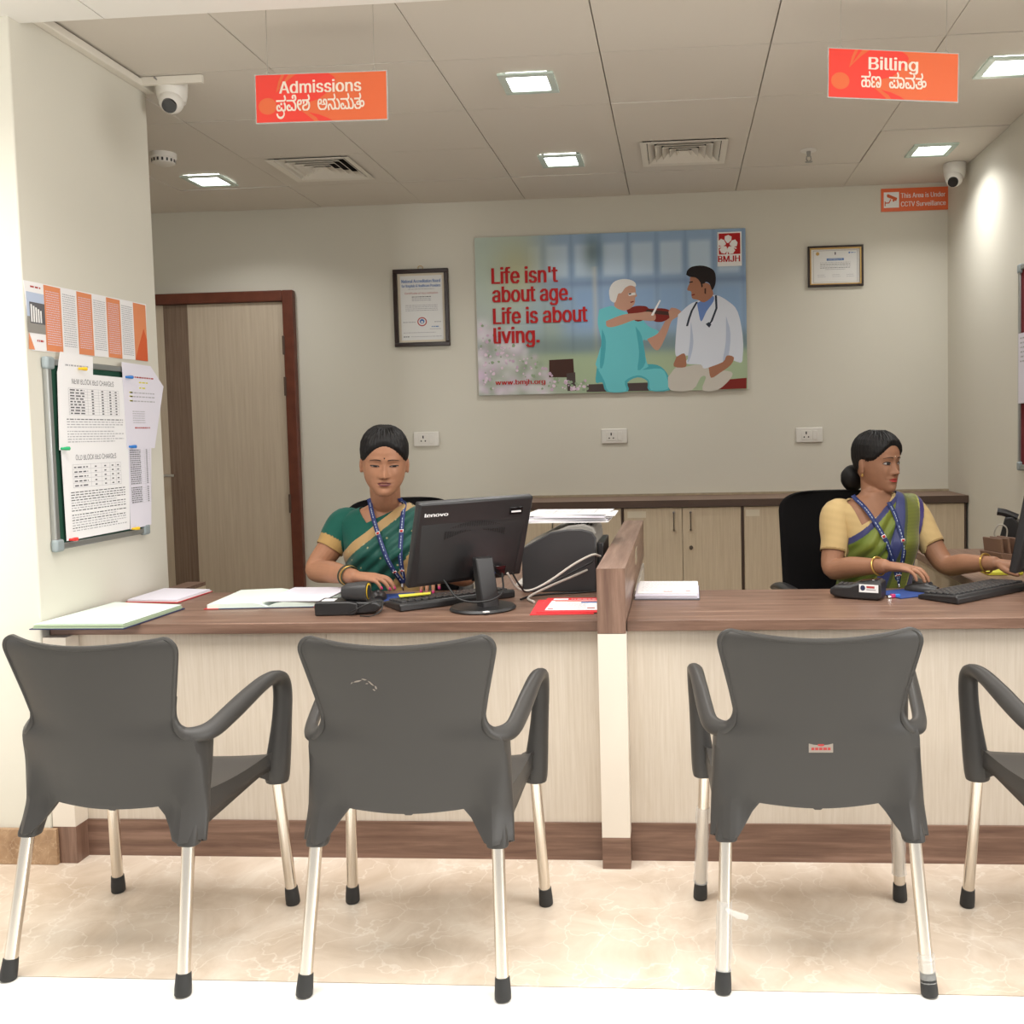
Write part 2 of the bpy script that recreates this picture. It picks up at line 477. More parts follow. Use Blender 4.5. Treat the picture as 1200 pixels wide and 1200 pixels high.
mb.use('gap_dark').box(-3.5, XR + .1, 2.86, YB + .05, ZC + .12, ZC + .14)
struct(mb.build('ceiling', smooth=False))
# white lobby ceiling that ends in a drop in front of the desk
mb = MB().use('soffit_white')
mb.box(-6, -1.716, -1.5, 2.885, 2.60, 2.72); mb.box(-1.712, 4, -1.5, 2.885, 2.60, 2.72)
struct(mb.build('ceiling_lobby', smooth=False))
struct(MB().box(XP, XP + .035, 2.885, 3.588, 2.625, 2.652).build('trim_1', m='trim_white', bevel=.004))
struct(MB().box(XP, -1.72, 3.50, 3.515, 2.628, 2.656).build('trim_2', m='trim_white'))

# door
d = bpy.data.objects.new('door_1', None); col.objects.link(d); d.location = (-2.66, YB, 0); struct(d)
def dl(x): return x + 2.66
MB().box(dl(-2.297), dl(-2.232), -.045, 0, 0, 2.18).box(dl(-3.22), dl(-3.155), -.045, 0, 0, 2.18).box(dl(-3.155), dl(-2.297), -.045, 0, 2.117, 2.18).build('door_frame', d, 'door_frame', bevel=.006)
MB().use('door_light').box(dl(-3.155), dl(-3.031), -.02, 0, 0, 2.115).box(dl(-2.882), dl(-2.30), -.02, 0, 0, 2.115).use('door_dark').box(dl(-3.03), dl(-2.883), -.0195, 0, 0, 2.115).build('door_leaf', d, bevel=.001)
MB().cyl((dl(-3.10), -.02, 1.11), (dl(-3.10), -.06, 1.11), .011).tube([(dl(-3.115), -.06, 1.11), (dl(-2.985), -.06, 1.109)], .009, 12).build('door_handle', d, 'chrome')
for z in (1.86, 1.62, .93):
    MB().box(dl(-2.302), dl(-2.288), -.05, -.018, z - .055, z + .055).build('door_hinge', d, 'worktop_edge', bevel=.002)

# ------------------------------------------------------------------ reception desk
desk = thing('reception_desk', 'long reception desk with brown wood top, cream front panels and a raised divider', 'desk', (-.21, 2.88, 0))
def B(x0, x1, y0, y1, z0, z1): return MB().box(x0 + .21, x1 + .21, y0 - 2.88, y1 - 2.88, z0, z1)
b = MB(); b.use('laminate_brown').box(-1.98 + .21, -.249 + .21, -.015, .57, .717, .75); b.build('countertop', desk, bevel=.002)
B(-.165, 1.508, 2.865, 3.40, .717, .75).build('countertop', desk, 'laminate_brown', bevel=.002)
B(-.74, -.251, 3.46, 4.35, .717, .75).build('return_worktop', desk, 'laminate_brown_deep', bevel=.002)
B(-1.905, -1.104, 2.895, 2.91, .117, .717).build('front_panel', desk, 'laminate_cream')
B(-1.1025, -.251, 2.895, 2.91, .117, .717).build('front_panel', desk, 'laminate_cream')
B(-.165, 1.508, 2.895, 2.91, .117, .717).build('front_panel', desk, 'laminate_cream')
B(-1.905, -.251, 2.889, 2.91, 0, .1165).build('kickboard', desk, 'laminate_brown')
B(-.165, 1.508, 2.889, 2.91, 0, .1165).build('kickboard', desk, 'laminate_brown')
dv = MB(); dv.use('laminate_brown_deep')
x0, x1 = -.2505 + .21, -.1655 + .21
dv.box(x0, x1, -.048, 1.47, .905, .912)
dv.box(x0, x1, -.047, 1.47, .7505, .905)
dv.use('laminate_brown_upright').box(x0, x1, -.05, -.047, .718, .912)
dv.use('laminate_pale').box(x0, x1, -.05, 1.47, .097, .7165)
dv.use('laminate_brown').box(x0, x1, -.05, 1.47, 0, .0965)
dv.build('divider', desk, smooth=False)
MB().box(x1, x1 + .002, .62, .72, .83, .885).build('switch_plate', desk, 'caulk')
ep = MB(); ep.use('laminate_pale').box(-1.98 + .21, -1.906 + .21, -.05, .02, .117, .7165).use('laminate_brown_upright').box(-1.98 + .21, -1.905 + .21, -.05, .02, 0, .1165)
ep.build('end_post', desk, smooth=False)
sr = MB(); sr.use('laminate_cabinet').box(-1.98 + .21, -1.905 + .21, .60, .84, 0, .735).use('laminate_brown').box(-1.98 + .21, -1.905 + .21, .60, .84, .735, .75)
sr.build('side_return', desk, smooth=False)
# side desk against the right wall
sd = thing('side_desk', 'brown wood side desk along the right wall behind the green saree woman', 'desk', (1.28, 3.93, 0))
MB().box(-.23, .235, -.52, .52, .717, .75).build('desk_top', sd, 'laminate_brown_deep', bevel=.002)
MB().box(-.21, -.19, -.5, .5, 0, .717).build('side_panel', sd, 'laminate_cabinet'); MB().box(.19, .21, -.5, .5, 0, .717).build('side_panel', sd, 'laminate_cabinet')

# low cabinets along the back wall
wt = MB(); wt.use('laminate_brown').box(-.98, XR - .002, 5.19, YB - .001, .9, .938).use('worktop_edge').box(-.98, XR - .002, 5.186, 5.19, .9, .938)
wt.use('caulk').box(-.98, XR - .002, YB - .02, YB - .001, .938, .95)
tag(wt.build('cabinet_worktop', smooth=False), 'brown worktop running along the top of the back wall cabinets', 'worktop')
units = [(-.98, -.31, 'low cream cabinet behind the printer, left end of the back wall row'), (-.31, .335, 'low cream cabinet with two bar handles and a lock behind the desk divider'), (.335, .98, 'low cream cabinet with a pale paper label behind the black office chair'), (.98, 1.508, 'low cream cabinet at the right wall, right end of the row')]
for (a, b_, lab) in units:
    t = thing('low_cabinet', lab, 'cabinet', ((a + b_) / 2, 5.2, 0), group='low cabinets along the back wall')
    w = (b_ - a) / 2
    mb = MB().use('worktop_edge').box(-w + .001, -w + .006, -.005, .365, .06, .898).box(w - .006, w - .001, -.005, .365, .06, .898)
    mb.use('laminate_cabinet').box(-w + .006, w - .006, .016, .365, .06, .898).use('worktop_edge').box(-w + .02, w - .02, .03, .36, 0, .06)
    mb.build('carcass', t, smooth=False)
    nd = 2 if a < .9 else 1
    for k in range(nd):
        p0 = -w + .007 + k * (2 * w - .014) / nd; p1 = -w + .007 + (k + 1) * (2 * w - .014) / nd
        dd = MB().box(p0 + .0015, p1 - .0015, -.003, .016, .065, .896).build('door', t, 'laminate_cabinet', bevel=.0012)
        hx = (p1 - .045 if k == 0 else p0 + .045)
        if nd == 2:
            hb = MB().tube([(hx, -.028, .875), (hx, -.028, .775)], .0045, 8)
            for z in (.872, .778): hb.tube([(hx, -.003, z), (hx, -.03, z)], .0065, 8)
            hb.build('handle', dd, 'chrome')
            if k == 1: MB().cyl((hx, -.003, .68), (hx, -.009, .68), .011).build('lock', dd, 'chrome')
        if a in (.335, -.31) and k == 0:
            MB().box(p0 + .012 if a > 0 else p0 + .02, p0 + .085 if a > 0 else p0 + .12, -.004, -.003, .845, .88).build('paper_label', dd, 'cert_mount')

# ------------------------------------------------------------------ ceiling fittings
lab = ['square ceiling light left of the poster, nearer row', 'square ceiling light above the poster near the back wall', 'square ceiling light above the door at far left', 'square ceiling light near the right wall above the surveillance sign', 'square ceiling light cut off by the right picture edge']
for (x, y, s), L in zip(HOLES, lab):
    t = thing('ceiling_light', L, 'light', (x, y, ZC), group='square ceiling lights')
    h = .075
    mb = MB().use('glass_edge')
    o_, i_ = .105, .076
    for q in ((-o_, o_, -o_, -i_), (-o_, o_, i_, o_), (-o_, -i_, -i_, i_), (i_, o_, -i_, i_)): mb.box(*q, -.012, -.004)
    mb.build('glass_frame', t, smooth=False, bevel=.001)
    MB().box(-i_, i_, -i_, i_, -.006, .012).build('light_panel', t, 'led', smooth=False)
    l = bpy.data.lights.new('panel_glow', 'AREA'); l.shape = 'SQUARE'; l.size = .15; l.energy = 5.0; l.spread = math.radians(135); l.color = (1, .99, .965)
    lo = bpy.data.objects.new('panel_glow', l); lo.parent = t; lo.location = (0, 0, -.016); col.objects.link(lo)
for (x, y, s), L in zip(VENTS, ['square louvred air vent in the ceiling above the door', 'square louvred air vent in the ceiling above the right half of the poster']):
    t = thing('ceiling_vent', L, 'vent', (x, y, ZC), group='louvred ceiling vents')
    MB().box(-.2, .2, -.2, .2, .03, .034).build('backing', t, 'gap_dark', smooth=False)
    for k in range(6):
        r1 = .205 - k * .034; r2 = r1 - .030
        mb = MB()
        A = [(-r1, -r1), (r1, -r1), (r1, r1), (-r1, r1)]; C = [(-r2, -r2), (r2, -r2), (r2, r2), (-r2, r2)]
        for i in range(4):
            j = (i + 1) % 4
            p = [(*A[i], -.006), (*A[j], -.006), (*C[j], .018), (*C[i], .018)] if k else [(*A[i], -.008), (*A[j], -.008), (*C[j], -.004), (*C[i], -.004)]
            mb.poly(p)
        mb.build('louvre' if k else 'frame', t, 'trim_white', smooth=False, solid=.002)
def dome(loc, rz, label):
    t = thing('security_camera', label, 'camera', loc, rz, 'white dome security cameras')
    MB().lathe([(.001, 0), (.055, 0), (.057, -.012), (.054, -.05), (.048, -.075), (.03, -.085), (.001, -.086)], seg=28).build('housing', t, 'white_plastic')
    MB().ball((0, -.018, -.078), (.044, .044, .044), 24, 14).build('eyeball', t, 'white_plastic')
    mb = MB(); dv_ = V(.0, -.78, -.62); c = V(0, -.018, -.078)
    mb.tube([c + dv_ * .03, c + dv_ * .046], [.027, .025], 24).build('lens', t, 'black_gloss')
    return t
dome((-1.867, 3.56, 2.656), 15, 'white dome security camera at the pillar corner, left of the admissions sign')
dome((1.447, 5.18, 2.656), -25, 'white dome security camera above the surveillance sign at right')
MB().tube(catmull([(-1.90, 3.50, 2.655), (-1.885, 3.505, 2.64), (-1.86, 3.51, 2.635), (-1.845, 3.53, 2.64)], 5), .004, 8).build('camera_cable', m='grey_plastic')
tag(bpy.data.objects['camera_cable'], 'short grey cable looping from the ceiling to the left dome camera', 'cable')
t = thing('smoke_detector', 'round white smoke detector on the ceiling below the left dome camera', 'detector', (-2.378, 4.43, ZC))
MB().lathe([(.001, 0), (.058, 0), (.058, -.02), (.052, -.026), (.05, -.045), (.036, -.052), (.001, -.053)], seg=28).build('housing', t, 'white_plastic')
mb = MB()
for i in range(16):
    a = 2 * PI * i / 16; mb.box(-.004, .004, -.001, .001, -.042, -.028); k = len(mb.v) - 8
    for q in range(8):
        x, y, z = mb.v[k + q]; y -= .0515
        mb.v[k + q] = (x * math.cos(a) - y * math.sin(a), x * math.sin(a) + y * math.cos(a), z)
mb.build('sensor_grille', t, 'dark_plastic', smooth=False)
t = thing('fire_sprinkler', 'small metal fire sprinkler hanging from the ceiling right of the vent', 'sprinkler', (.654, 4.82, ZC))
MB().lathe([(.001, 0), (.04, 0), (.036, -.006), (.001, -.007)]).build('escutcheon', t, 'white_plastic')
MB().cyl((0, 0, -.005), (0, 0, -.03), .011, .008).tube([(-.009, 0, -.028), (-.011, 0, -.045), (0, 0, -.055)], .003, 6).tube([(.009, 0, -.028), (.011, 0, -.045), (0, 0, -.055)], .003, 6).build('nozzle', t, 'grey_plastic')
MB().lathe([(.001, -.054), (.018, -.055), (.018, -.057), (.001, -.058)]).build('deflector', t, 'grey_plastic')

# ------------------------------------------------------------------ hanging signs
def hang_sign(loc, rotz, top_z, label, word, fitw, kan_words, roty=0):
    W, H = .416, .145
    t = thing('hanging_sign', label, 'sign', loc, rotz, 'red and orange hanging signs')
    t.rotation_euler.y = math.radians(roty)
    MB().box(-W / 2 - .003, W / 2 + .003, -.002, .002, -H / 2 - .003, H / 2 + .003).build('acrylic_panel', t, 'acrylic', smooth=False)
    mb = MB()
    def pl(k):
        return lambda u, v: (u * W - W / 2, -.0023 - k * .0003, v * H - H / 2)
    rect(mb, 'sign_orange', 0, 1, 0, 1, pl(0))
    # red petals of a flower whose heart sits at the left
    shape(mb, 'sign_red', [(0, 0), (0, 1), (.56, 1)] + [(.60, .93), (.615, .86), (.60, .74), (.55, .60), (.48, .46), (.40, .40), (.30, .36)] + [(.30, .30), (.36, .2), (.44, .02), (.44, 0)], pl(1))
    shape(mb, 'sign_orange', [(.155, .62), (.175, .85), (.20, 1), (.31, 1), (.25, .88), (.20, .75)], pl(2))
    shape(mb, 'sign_red', [(.175, .70), (.20, .86), (.225, 1), (.255, 1), (.215, .85)], pl(3))
    shape(mb, 'sign_red', [(.40, .19), (.48, .14), (.55, .06), (.585, 0), (.48, 0), (.46, .08)], pl(2))
    disc(mb, 'sign_orange', .088, .34, .07, .175, pl(2), 28)
    lettering(mb, word, 'sign_text', .5 * 1 - .005, .60, .255, fitw, 26, .020, 'c', pl(4))
    for (s, cx, w, kind, loop) in kan_words:
        lettering(mb, s, 'sign_text', cx, .225, .215, w, 26, .022, 'c', pl(4))
        if kind:   # the under-hook below the first letter
            arc = [(cx - w * .375 + w * .125 * math.cos(a), .175 + .115 * math.sin(a)) for a in [PI + PI * k / 10 * 1.25 for k in range(11)]]
            arc_in = [(cx - w * .375 + w * .085 * math.cos(a), .18 + .07 * math.sin(a)) for a in [PI + PI * k / 10 * 1.25 for k in range(11)]]
            for i in range(10): shape(mb, 'sign_text', [arc[i], arc[i + 1], arc_in[i + 1], arc_in[i]], pl(5))
        if loop:   # the vowel loop on the last letter
            q_ = [(cx + w / 2 + .006, .335, .020, .075, .008, .035)]
            for (u0, v0, ra, rb, ia, ib) in q_:
                A_ = [2 * PI * k / 18 for k in range(19)]
                for k in range(18): shape(mb, 'sign_text', [(u0 + ra * math.cos(A_[k]), v0 + rb * math.sin(A_[k])), (u0 + ra * math.cos(A_[k + 1]), v0 + rb * math.sin(A_[k + 1])), (u0 + ia * math.cos(A_[k + 1]), v0 + ib * math.sin(A_[k + 1])), (u0 + ia * math.cos(A_[k]), v0 + ib * math.sin(A_[k]))], pl(6))
    mb.build('printed_face', t, smooth=False)
    for x in (-.17, .17):
        w_ = MB().tube([(x, 0, H / 2), (x, 0, top_z - loc[2])], .0009, 6); w_.tube([(x - .012, 0, H / 2), (x, 0, H / 2 + .012), (x + .012, 0, H / 2)], .0012, 6)
        w_.build('wire', t, 'wire')
hang_sign((-1.092, 3.0, 2.377), 0, 2.656, 'red and orange hanging sign reading Admissions, at left', 'Admissions', .63, [('ಪವೇಶ', .285, .26, 1, 0), ('ಅನುಮತ', .64, .335, 0, 1)], .8)
hang_sign((.682, 3.1, 2.396), 11, 2.656, 'red and orange hanging sign reading Billing, at right', 'Billing', .385, [('ಹಣ', .325, .155, 0, 0), ('ಪಾವತ', .595, .265, 0, 1)], 1.0)
# surveillance sign on the back wall
t = thing('cctv_sign', 'orange surveillance notice with a camera symbol high on the back wall', 'sign', (1.337, YB - .004, 2.572))
MB().box(-.183, .183, -.003, .003, -.063, .063).build('backing', t, 'sign_orange', smooth=False)
mb = MB(); pl = lambda u, v: (u - .183, -.0036, v - .063)
pl2 = lambda u, v: (u - .183, -.0040, v - .063)
rect(mb, 'p_white', .014, .098, .02, .106, pl)
shape(mb, 'bro_deep', [(.03, .088), (.036, .096), (.088, .073), (.082, .056), (.074, .06), (.070, .052), (.062, .056), (.064, .066), (.034, .078)], pl2)
shape(mb, 'bro_deep', [(.050, .068), (.056, .066), (.044, .044), (.024, .044), (.024, .03), (.019, .03), (.019, .056), (.024, .056), (.024, .05), (.041, .05)], pl2)
lettering(mb, 'This Area is Under', 'p_white', .108, .072, .026, .243, 14, .015, 'l', pl)
lettering(mb, 'CCTV Surveillance', 'p_white', .108, .025, .026, .245, 14, .015, 'l', pl)
mb.build('printed_face', t, smooth=False)

# ------------------------------------------------------------------ poster
PW, PH = 1.549, .905
t = thing('wall_poster', 'large poster of an old violinist and a doctor with red slogan on the back wall', 'poster', (-1.152, YB - .02, 1.539))
MB().box(0, PW, 0, .018, 0, PH).build('backing_panel', t, 'poster_side', smooth=False)
def puv(px, py):
    v = .5
    for _ in range(4):
        u = (px - 57 - 16 * v) / 1053.0
        v = (py - (95 - 35 * u)) / (617 + 9 * u)
    return u, 1 - v
NX, NY = 128, 75
gv = []; gc = []
rr = np.random.RandomState(4)
def pn(c): return np.array(lin(c)[:3])
spots = [(rr.uniform(0, .28), rr.uniform(0, .45), rr.uniform(.008, .025), rr.choice(3)) for _ in range(170)]
for j in range(NY + 1):
    for i in range(NX + 1):
        u, v = i / NX, j / NY
        c = pn((150, 178, 208)) * (1 - v * .0)
        # facade of blurred windows
        band = math.exp(-((v - .82) / .10) ** 2)
        if u > .2:
            fu = ((u - .255) / .105) % 1
            for (va, vb, cc) in ((.72, .95, (200, 220, 235)), (.40, .66, (140, 172, 210))):
                if va < v < vb:
                    e = min(fu, 1 - fu) * .105; f = min(1, max(0, (e - .008) / .012)) * min(1, (min(v - va, vb - v)) / .03)
                    c = c * (1 - f * .75) + pn(cc) * f * .75
            f = math.exp(-((v - .69) / .025) ** 2); c = c * (1 - .6 * f) + pn((110, 132, 170)) * .6 * f
            fu2 = min(fu, 1 - fu); f = math.exp(-(fu2 / .06) ** 2) * .45; c = c * (1 - f) + pn((112, 138, 178)) * f
        # left foliage haze
        f = 1 / (1 + math.exp((u - .24 + .08 * (1 - v)) / .035)); c = c * (1 - f) + pn((186, 202, 190)) * f
        f = math.exp(-((u - .16) / .09) ** 2 - ((v - .78) / .2) ** 2) * .6; c = c * (1 - f) + pn((196, 190, 130)) * f
        f = math.exp(-((u - .28) / .06) ** 2 - ((v - .42) / .2) ** 2) * .5; c = c * (1 - f) + pn((176, 186, 140)) * f
        # tree
        f = math.exp(-((u - .44) / .035) ** 2 - ((v - .88) / .12) ** 2) * .8; c = c * (1 - f) + pn((76, 104, 104)) * f
        f = math.exp(-((u - .445) / .008) ** 2) * (1 if .25 < v < .8 else 0) * .6; c = c * (1 - f) + pn((196, 196, 186)) * f
        # hedge and lawn
        f = 1 / (1 + math.exp((v - .36) / .02)); c = c * (1 - f * .7) + pn((110, 128, 112)) * f * .7
        f = 1 / (1 + math.exp((v - .25) / .012)); c = c * (1 - f * .92) + pn((172, 190, 152)) * f * .92
        # flowers at lower left
        f = 1 / (1 + math.exp((u + v * .55 - .33) / .04)); c = c * (1 - f * .6) + pn((176, 178, 180)) * f * .6
        for (sx, sy, sr, k) in spots:
            if sx + sy * .6 < .36:
                q = ((u - sx) / sr) ** 2 + ((v - sy) * .585 / sr) ** 2
                if q < 3:
                    g = math.exp(-q) * .55; c = c * (1 - g) + pn([(214, 190, 214), (226, 222, 226), (140, 156, 130)][k]) * g
        gv.append((u * PW, -.0004, v * PH)); gc.append(c)
mb = MB(); mb.use('poster_photo')
mb.add(gv, [(j * (NX + 1) + i, j * (NX + 1) + i + 1, (j + 1) * (NX + 1) + i + 1, (j + 1) * (NX + 1) + i) for j in range(NY) for i in range(NX)])
mb.build('photograph', t, colors=gc, smooth=False)
mb = MB(); lay = [0]
def S(m, *pts):
    lay[0] += 1; k = lay[0] * .000017
    def pl(px, py):
        u, v = puv(px, py); return (u * PW, -.0008 - k, v * PH)
    q = [p for p in pts]
    if len(q) > 4:   # round the traced outline
        q = [tuple(x) for x in catmull(q + q[:1], 3)[:-1]]
    shape(mb, m, q, pl)
S('p_wood', (352, 572), (447, 567), (452, 640), (352, 640)); S('p_bench', (420, 625), (455, 620), (458, 692), (425, 694))
S('p_bench', (500, 668), (912, 655), (912, 690), (500, 698)); S('p_violin', (1010, 652), (1122, 642), (1122, 684), (1008, 688))
S('p_scrub_dark', (540, 600), (560, 588), (640, 605), (735, 588), (790, 598), (822, 640), (825, 690), (745, 692), (738, 655), (700, 640), (660, 660), (662, 695), (580, 697), (562, 660), (536, 660))
S('p_scrub', (545, 610), (600, 598), (700, 612), (790, 606), (815, 645), (818, 686), (752, 690), (742, 650), (700, 632), (650, 655), (655, 694), (588, 695), (570, 655))
S('p_scrub', (548, 375), (580, 364), (605, 362), (650, 385), (700, 395), (740, 440), (782, 462), (745, 495), (718, 498), (735, 580), (735, 602), (650, 628), (542, 605), (546, 550), (558, 500), (543, 430))
S('p_scrub_dark', (690, 440), (715, 480), (730, 580), (700, 612), (705, 540)); S('p_scrub_dark', (560, 450), (575, 500), (566, 590), (552, 600), (556, 520))
S('p_skin_old', (735, 490), (775, 470), (800, 430), (815, 395), (835, 368), (868, 384), (850, 405), (830, 420), (812, 470), (785, 527), (765, 530))
S('p_violin', (655, 376), (690, 361), (730, 362), (745, 372), (790, 370), (822, 378), (826, 402), (800, 421), (770, 423), (740, 410), (700, 422), (668, 402))
S('p_wood', (735, 374), (880, 390), (925, 398), (931, 414), (905, 421), (880, 405), (740, 388))
S('p_skin_old', (575, 420), (640, 395), (700, 388), (740, 383), (766, 393), (766, 416), (740, 419), (690, 415), (640, 432), (600, 443), (578, 440))
S('p_white', (750, 397), (783, 337), (788, 340), (759, 399)); S('p_skin_old', (818, 384), (832, 367), (866, 386), (848, 404), (826, 414))
S('p_skin_old', (612, 325), (630, 288), (670, 278), (688, 288), (691, 310), (696, 322), (688, 328), (688, 345), (680, 360), (665, 373), (640, 378), (608, 362))
S('p_hair', (590, 335), (587, 300), (602, 270), (632, 257), (666, 258), (688, 270), (690, 286), (670, 281), (650, 290), (635, 310), (622, 314), (612, 345), (600, 345))
S('p_hair', (660, 312), (688, 308), (690, 318), (664, 322))
S('p_trouser', (818, 640), (850, 600), (890, 598), (940, 590), (1000, 610), (1062, 618), (1060, 645), (1010, 690), (952, 690), (965, 640), (945, 640), (912, 690), (828, 690))
S('p_coat', (855, 395), (900, 355), (935, 340), (995, 318), (1050, 345), (1085, 385), (1105, 480), (1106, 560), (1096, 583), (1040, 562), (1030, 580), (960, 606), (945, 590), (886, 586), (900, 555), (856, 560), (845, 540), (848, 470))
S('p_coat_shade', (1040, 400), (1058, 470), (1050, 560), (1030, 578), (1040, 500)); S('p_coat_shade', (905, 420), (915, 500), (905, 560), (893, 580), (902, 500))
S('p_shirt', (928, 350), (985, 322), (992, 342), (965, 382), (945, 422), (934, 385))
S('p_skin', (900, 250), (925, 246), (945, 268), (972, 275), (986, 298), (988, 322), (956, 347), (930, 337), (911, 333), (906, 320), (905, 305), (890, 300), (893, 285), (899, 272))
S('p_hair_dark', (885, 240), (890, 222), (910, 208), (950, 205), (985, 218), (998, 240), (998, 275), (986, 300), (976, 276), (960, 268), (946, 290), (940, 270), (924, 252), (900, 248))
S('p_wood', (956, 292), (962, 292), (962, 316), (956, 312))
S('p_skin', (850, 560), (880, 546), (888, 575), (885, 600), (840, 597)); S('p_skin', (975, 602), (1030, 580), (1045, 555), (1072, 562), (1060, 592), (1020, 622), (985, 642))
S('p_hair_dark', (662, 313), (672, 311), (674, 315), (664, 317)); S('p_violin', (668, 345), (682, 341), (684, 345), (672, 349)); S('p_hair_dark', (896, 268), (910, 265), (912, 269), (898, 272)); S('p_violin', (906, 318), (918, 314), (920, 318), (908, 322)); S('p_skin', (948, 276), (962, 272), (964, 290), (952, 296))
for pts in ([(928, 345), (908, 380), (898, 410), (890, 440)], [(1000, 320), (1003, 370), (985, 420), (972, 438)]):
    for a, b_ in zip(pts[:-1], pts[1:]): S('p_steth', (a[0] - 4, a[1]), (a[0] + 4, a[1]), (b_[0] + 4, b_[1]), (b_[0] - 4, b_[1]))
S('p_steth', (962, 432), (974, 424), (984, 434), (976, 446))
for _ in range(210):
    x = rr.uniform(80, 520); y = 720 - rr.uniform(10, 300) ** 1.0 * max(.22, 1 - (x - 80) / 430)
    if y < 690 and 510 > x and not (130 < x < 345 and 640 < y < 680):
        r_ = rr.uniform(3, 9); S(['p_petal', 'p_pink', 'p_leaf'][rr.choice(3)], *[(x + r_ * math.cos(a) * rr.uniform(.6, 1), y + r_ * math.sin(a) * rr.uniform(.6, 1)) for a in [0, 1.2, 2.5, 3.8, 5]])
mb.build('printed_figures', t, smooth=False)
mb = MB()
def plp(u, v): return (u * PW, -.0062, v * PH)
for s_, px, py, wpx, hpx in (("Life isn't", 125, 275, 262, 62), ('about age.', 128, 347, 315, 62), ('Life is about', 131, 432, 373, 62), ('living.', 133, 508, 183, 62)):
    u, v = puv(px, py); lettering(mb, s_, 'p_red', u, v, hpx / 620, wpx / 1053, 26, .028, 'l', plp)
u, v = puv(140, 670); lettering(mb, 'www.bmjh.org', 'p_red', u, v, .030, .188, 14, .02, 'l', plp)
mb.build('slogan', t, smooth=False)
mb = MB()
lg = lambda k: (lambda px, py: (puv(px, py)[0] * PW, -.0062 - k * .0003, puv(px, py)[1] * PH))
shape(mb, 'p_white', [(1003, 77), (1095, 74), (1098, 206), (1005, 209)], lg(0))
shape(mb, 'p_red', [(1008, 82), (1090, 79), (1092, 160), (1010, 163)], lg(1))
for k in range(5):
    a = -PI / 2 + k * 2 * PI / 5 + .05; c_, s_ = math.cos(a), math.sin(a)
    pt = [(8, -3), (20, -13), (33, -13), (39, 0), (33, 13), (20, 13), (8, 3)]
    shape(mb, 'p_white', [(1043 + x * c_ - y * s_, 126 + x * s_ + y * c_) for x, y in pt], lg(2))
    a += PI / 5; c_, s_ = math.cos(a), math.sin(a)
    if k not in (0, 4): shape(mb, 'p_white', [(1043 + x * c_ - y * s_, 126 + x * s_ + y * c_) for x, y in [(12, -1), (36, -3), (36, 3), (12, 1)]], lg(2))
disc(mb, 'p_red', 1043, 128, 7, 7, lg(3), 14)
u, v = puv(1007, 192); lettering(mb, 'BMJH', 'p_red', u, v, .037, .080, 14, .025, 'l', lambda u, v: (u * PW, -.0068, v * PH))
mb.build('logo', t, smooth=False)

# ------------------------------------------------------------------ framed certificates
def frame(t, W, H, w, m, inner=None):
    for (a, b_, c, d_) in ((-W / 2, W / 2, H / 2 - w, H / 2), (-W / 2, W / 2, -H / 2, -H / 2 + w), (-W / 2, -W / 2 + w, -H / 2 + w, H / 2 - w), (W / 2 - w, W / 2, -H / 2 + w, H / 2 - w)):
        mb_.box(a, b_, -.022, 0, c, d_)
rg = random.Random(11)
t = thing('framed_certificate', 'tall dark framed accreditation certificate left of the poster', 'certificate', (-1.477, YB - .001, 2.056), group='framed certificates on the back wall')
t.rotation_euler.x = math.radians(0)
W, H = .326, .446
mb_ = MB(); frame(t, W, H, .024, 0); mb_.build('frame', t, 'cert_frame', bevel=.003)
MB().tube(catmull([(-.014, -.008, H / 2), (-.012, -.008, H / 2 + .014), (0, -.008, H / 2 + .018), (.012, -.008, H / 2 + .014), (.014, -.008, H / 2)], 4), .002, 6).build('hanger', t, 'gilt')
mb = MB(); q = lambda k: (lambda u, v: (u * (W - .046) - (W - .046) / 2, -.006 - .0004 * k, v * (H - .046) - (H - .046) / 2))
rect(mb, 'cert_mount', 0, 1, 0, 1, q(0)); rect(mb, 'cert_paper', .06, .94, .035, .965, q(1))
lettering(mb, 'National Accreditation Board', 'ink_blue', .5, .865, .045, .82, 14, .03, 'c', q(2))
lettering(mb, 'for Hospitals & Healthcare Providers', 'ink_blue', .5, .80, .04, .82, 14, .03, 'c', q(2))
dashes(mb, 'ink_soft', .23, .77, .768, .008, q(2), rg)
lettering(mb, 'Certificate of Accreditation', 'ink_red', .5, .70, .026, .70, 12, .0, 'c', q(2))
for v in (.655, .63, .605): dashes(mb, 'ink' if v > .65 else 'ink_soft', .3, .7, v, .010, q(2), rg)
for v in (.535, .51, .485, .46): dashes(mb, 'ink_soft', .16, .84, v, .008, q(2), rg, n=9)
disc(mb, 'ink_red', .5, .30, .10, .065, q(2), 28); disc(mb, 'cert_paper', .5, .30, .078, .05, q(3), 28); disc(mb, 'ink_blue', .5, .305, .05, .033, q(4), 20); disc(mb, 'cert_paper', .5, .295, .025, .016, q(5))
dashes(mb, 'ink_soft', .1, .36, .29, .012, q(2), rg); dashes(mb, 'ink_soft', .76, .9, .29, .012, q(2), rg, n=3); dashes(mb, 'ink_blue', .70, .86, .22, .014, q(2), rg, n=2)
dashes(mb, 'ink_soft', .66, .9, .19, .008, q(2), rg); dashes(mb, 'ink_soft', .1, .78, .14, .008, q(2), rg, n=10); dashes(mb, 'ink', .1, .22, .08, .012, q(2), rg, n=2); dashes(mb, 'ink_soft', .26, .9, .082, .008, q(2), rg, n=8)
mb.build('certificate_sheet', t, smooth=False)
t = thing('framed_certificate', 'wide gilt edged framed certificate right of the poster', 'certificate', (.898, YB - .001, 2.216), group='framed certificates on the back wall')
W, H = .308, .228
mb_ = MB(); frame(t, W, H, .012, 0); mb_.build('frame', t, 'cert_frame', bevel=.002)
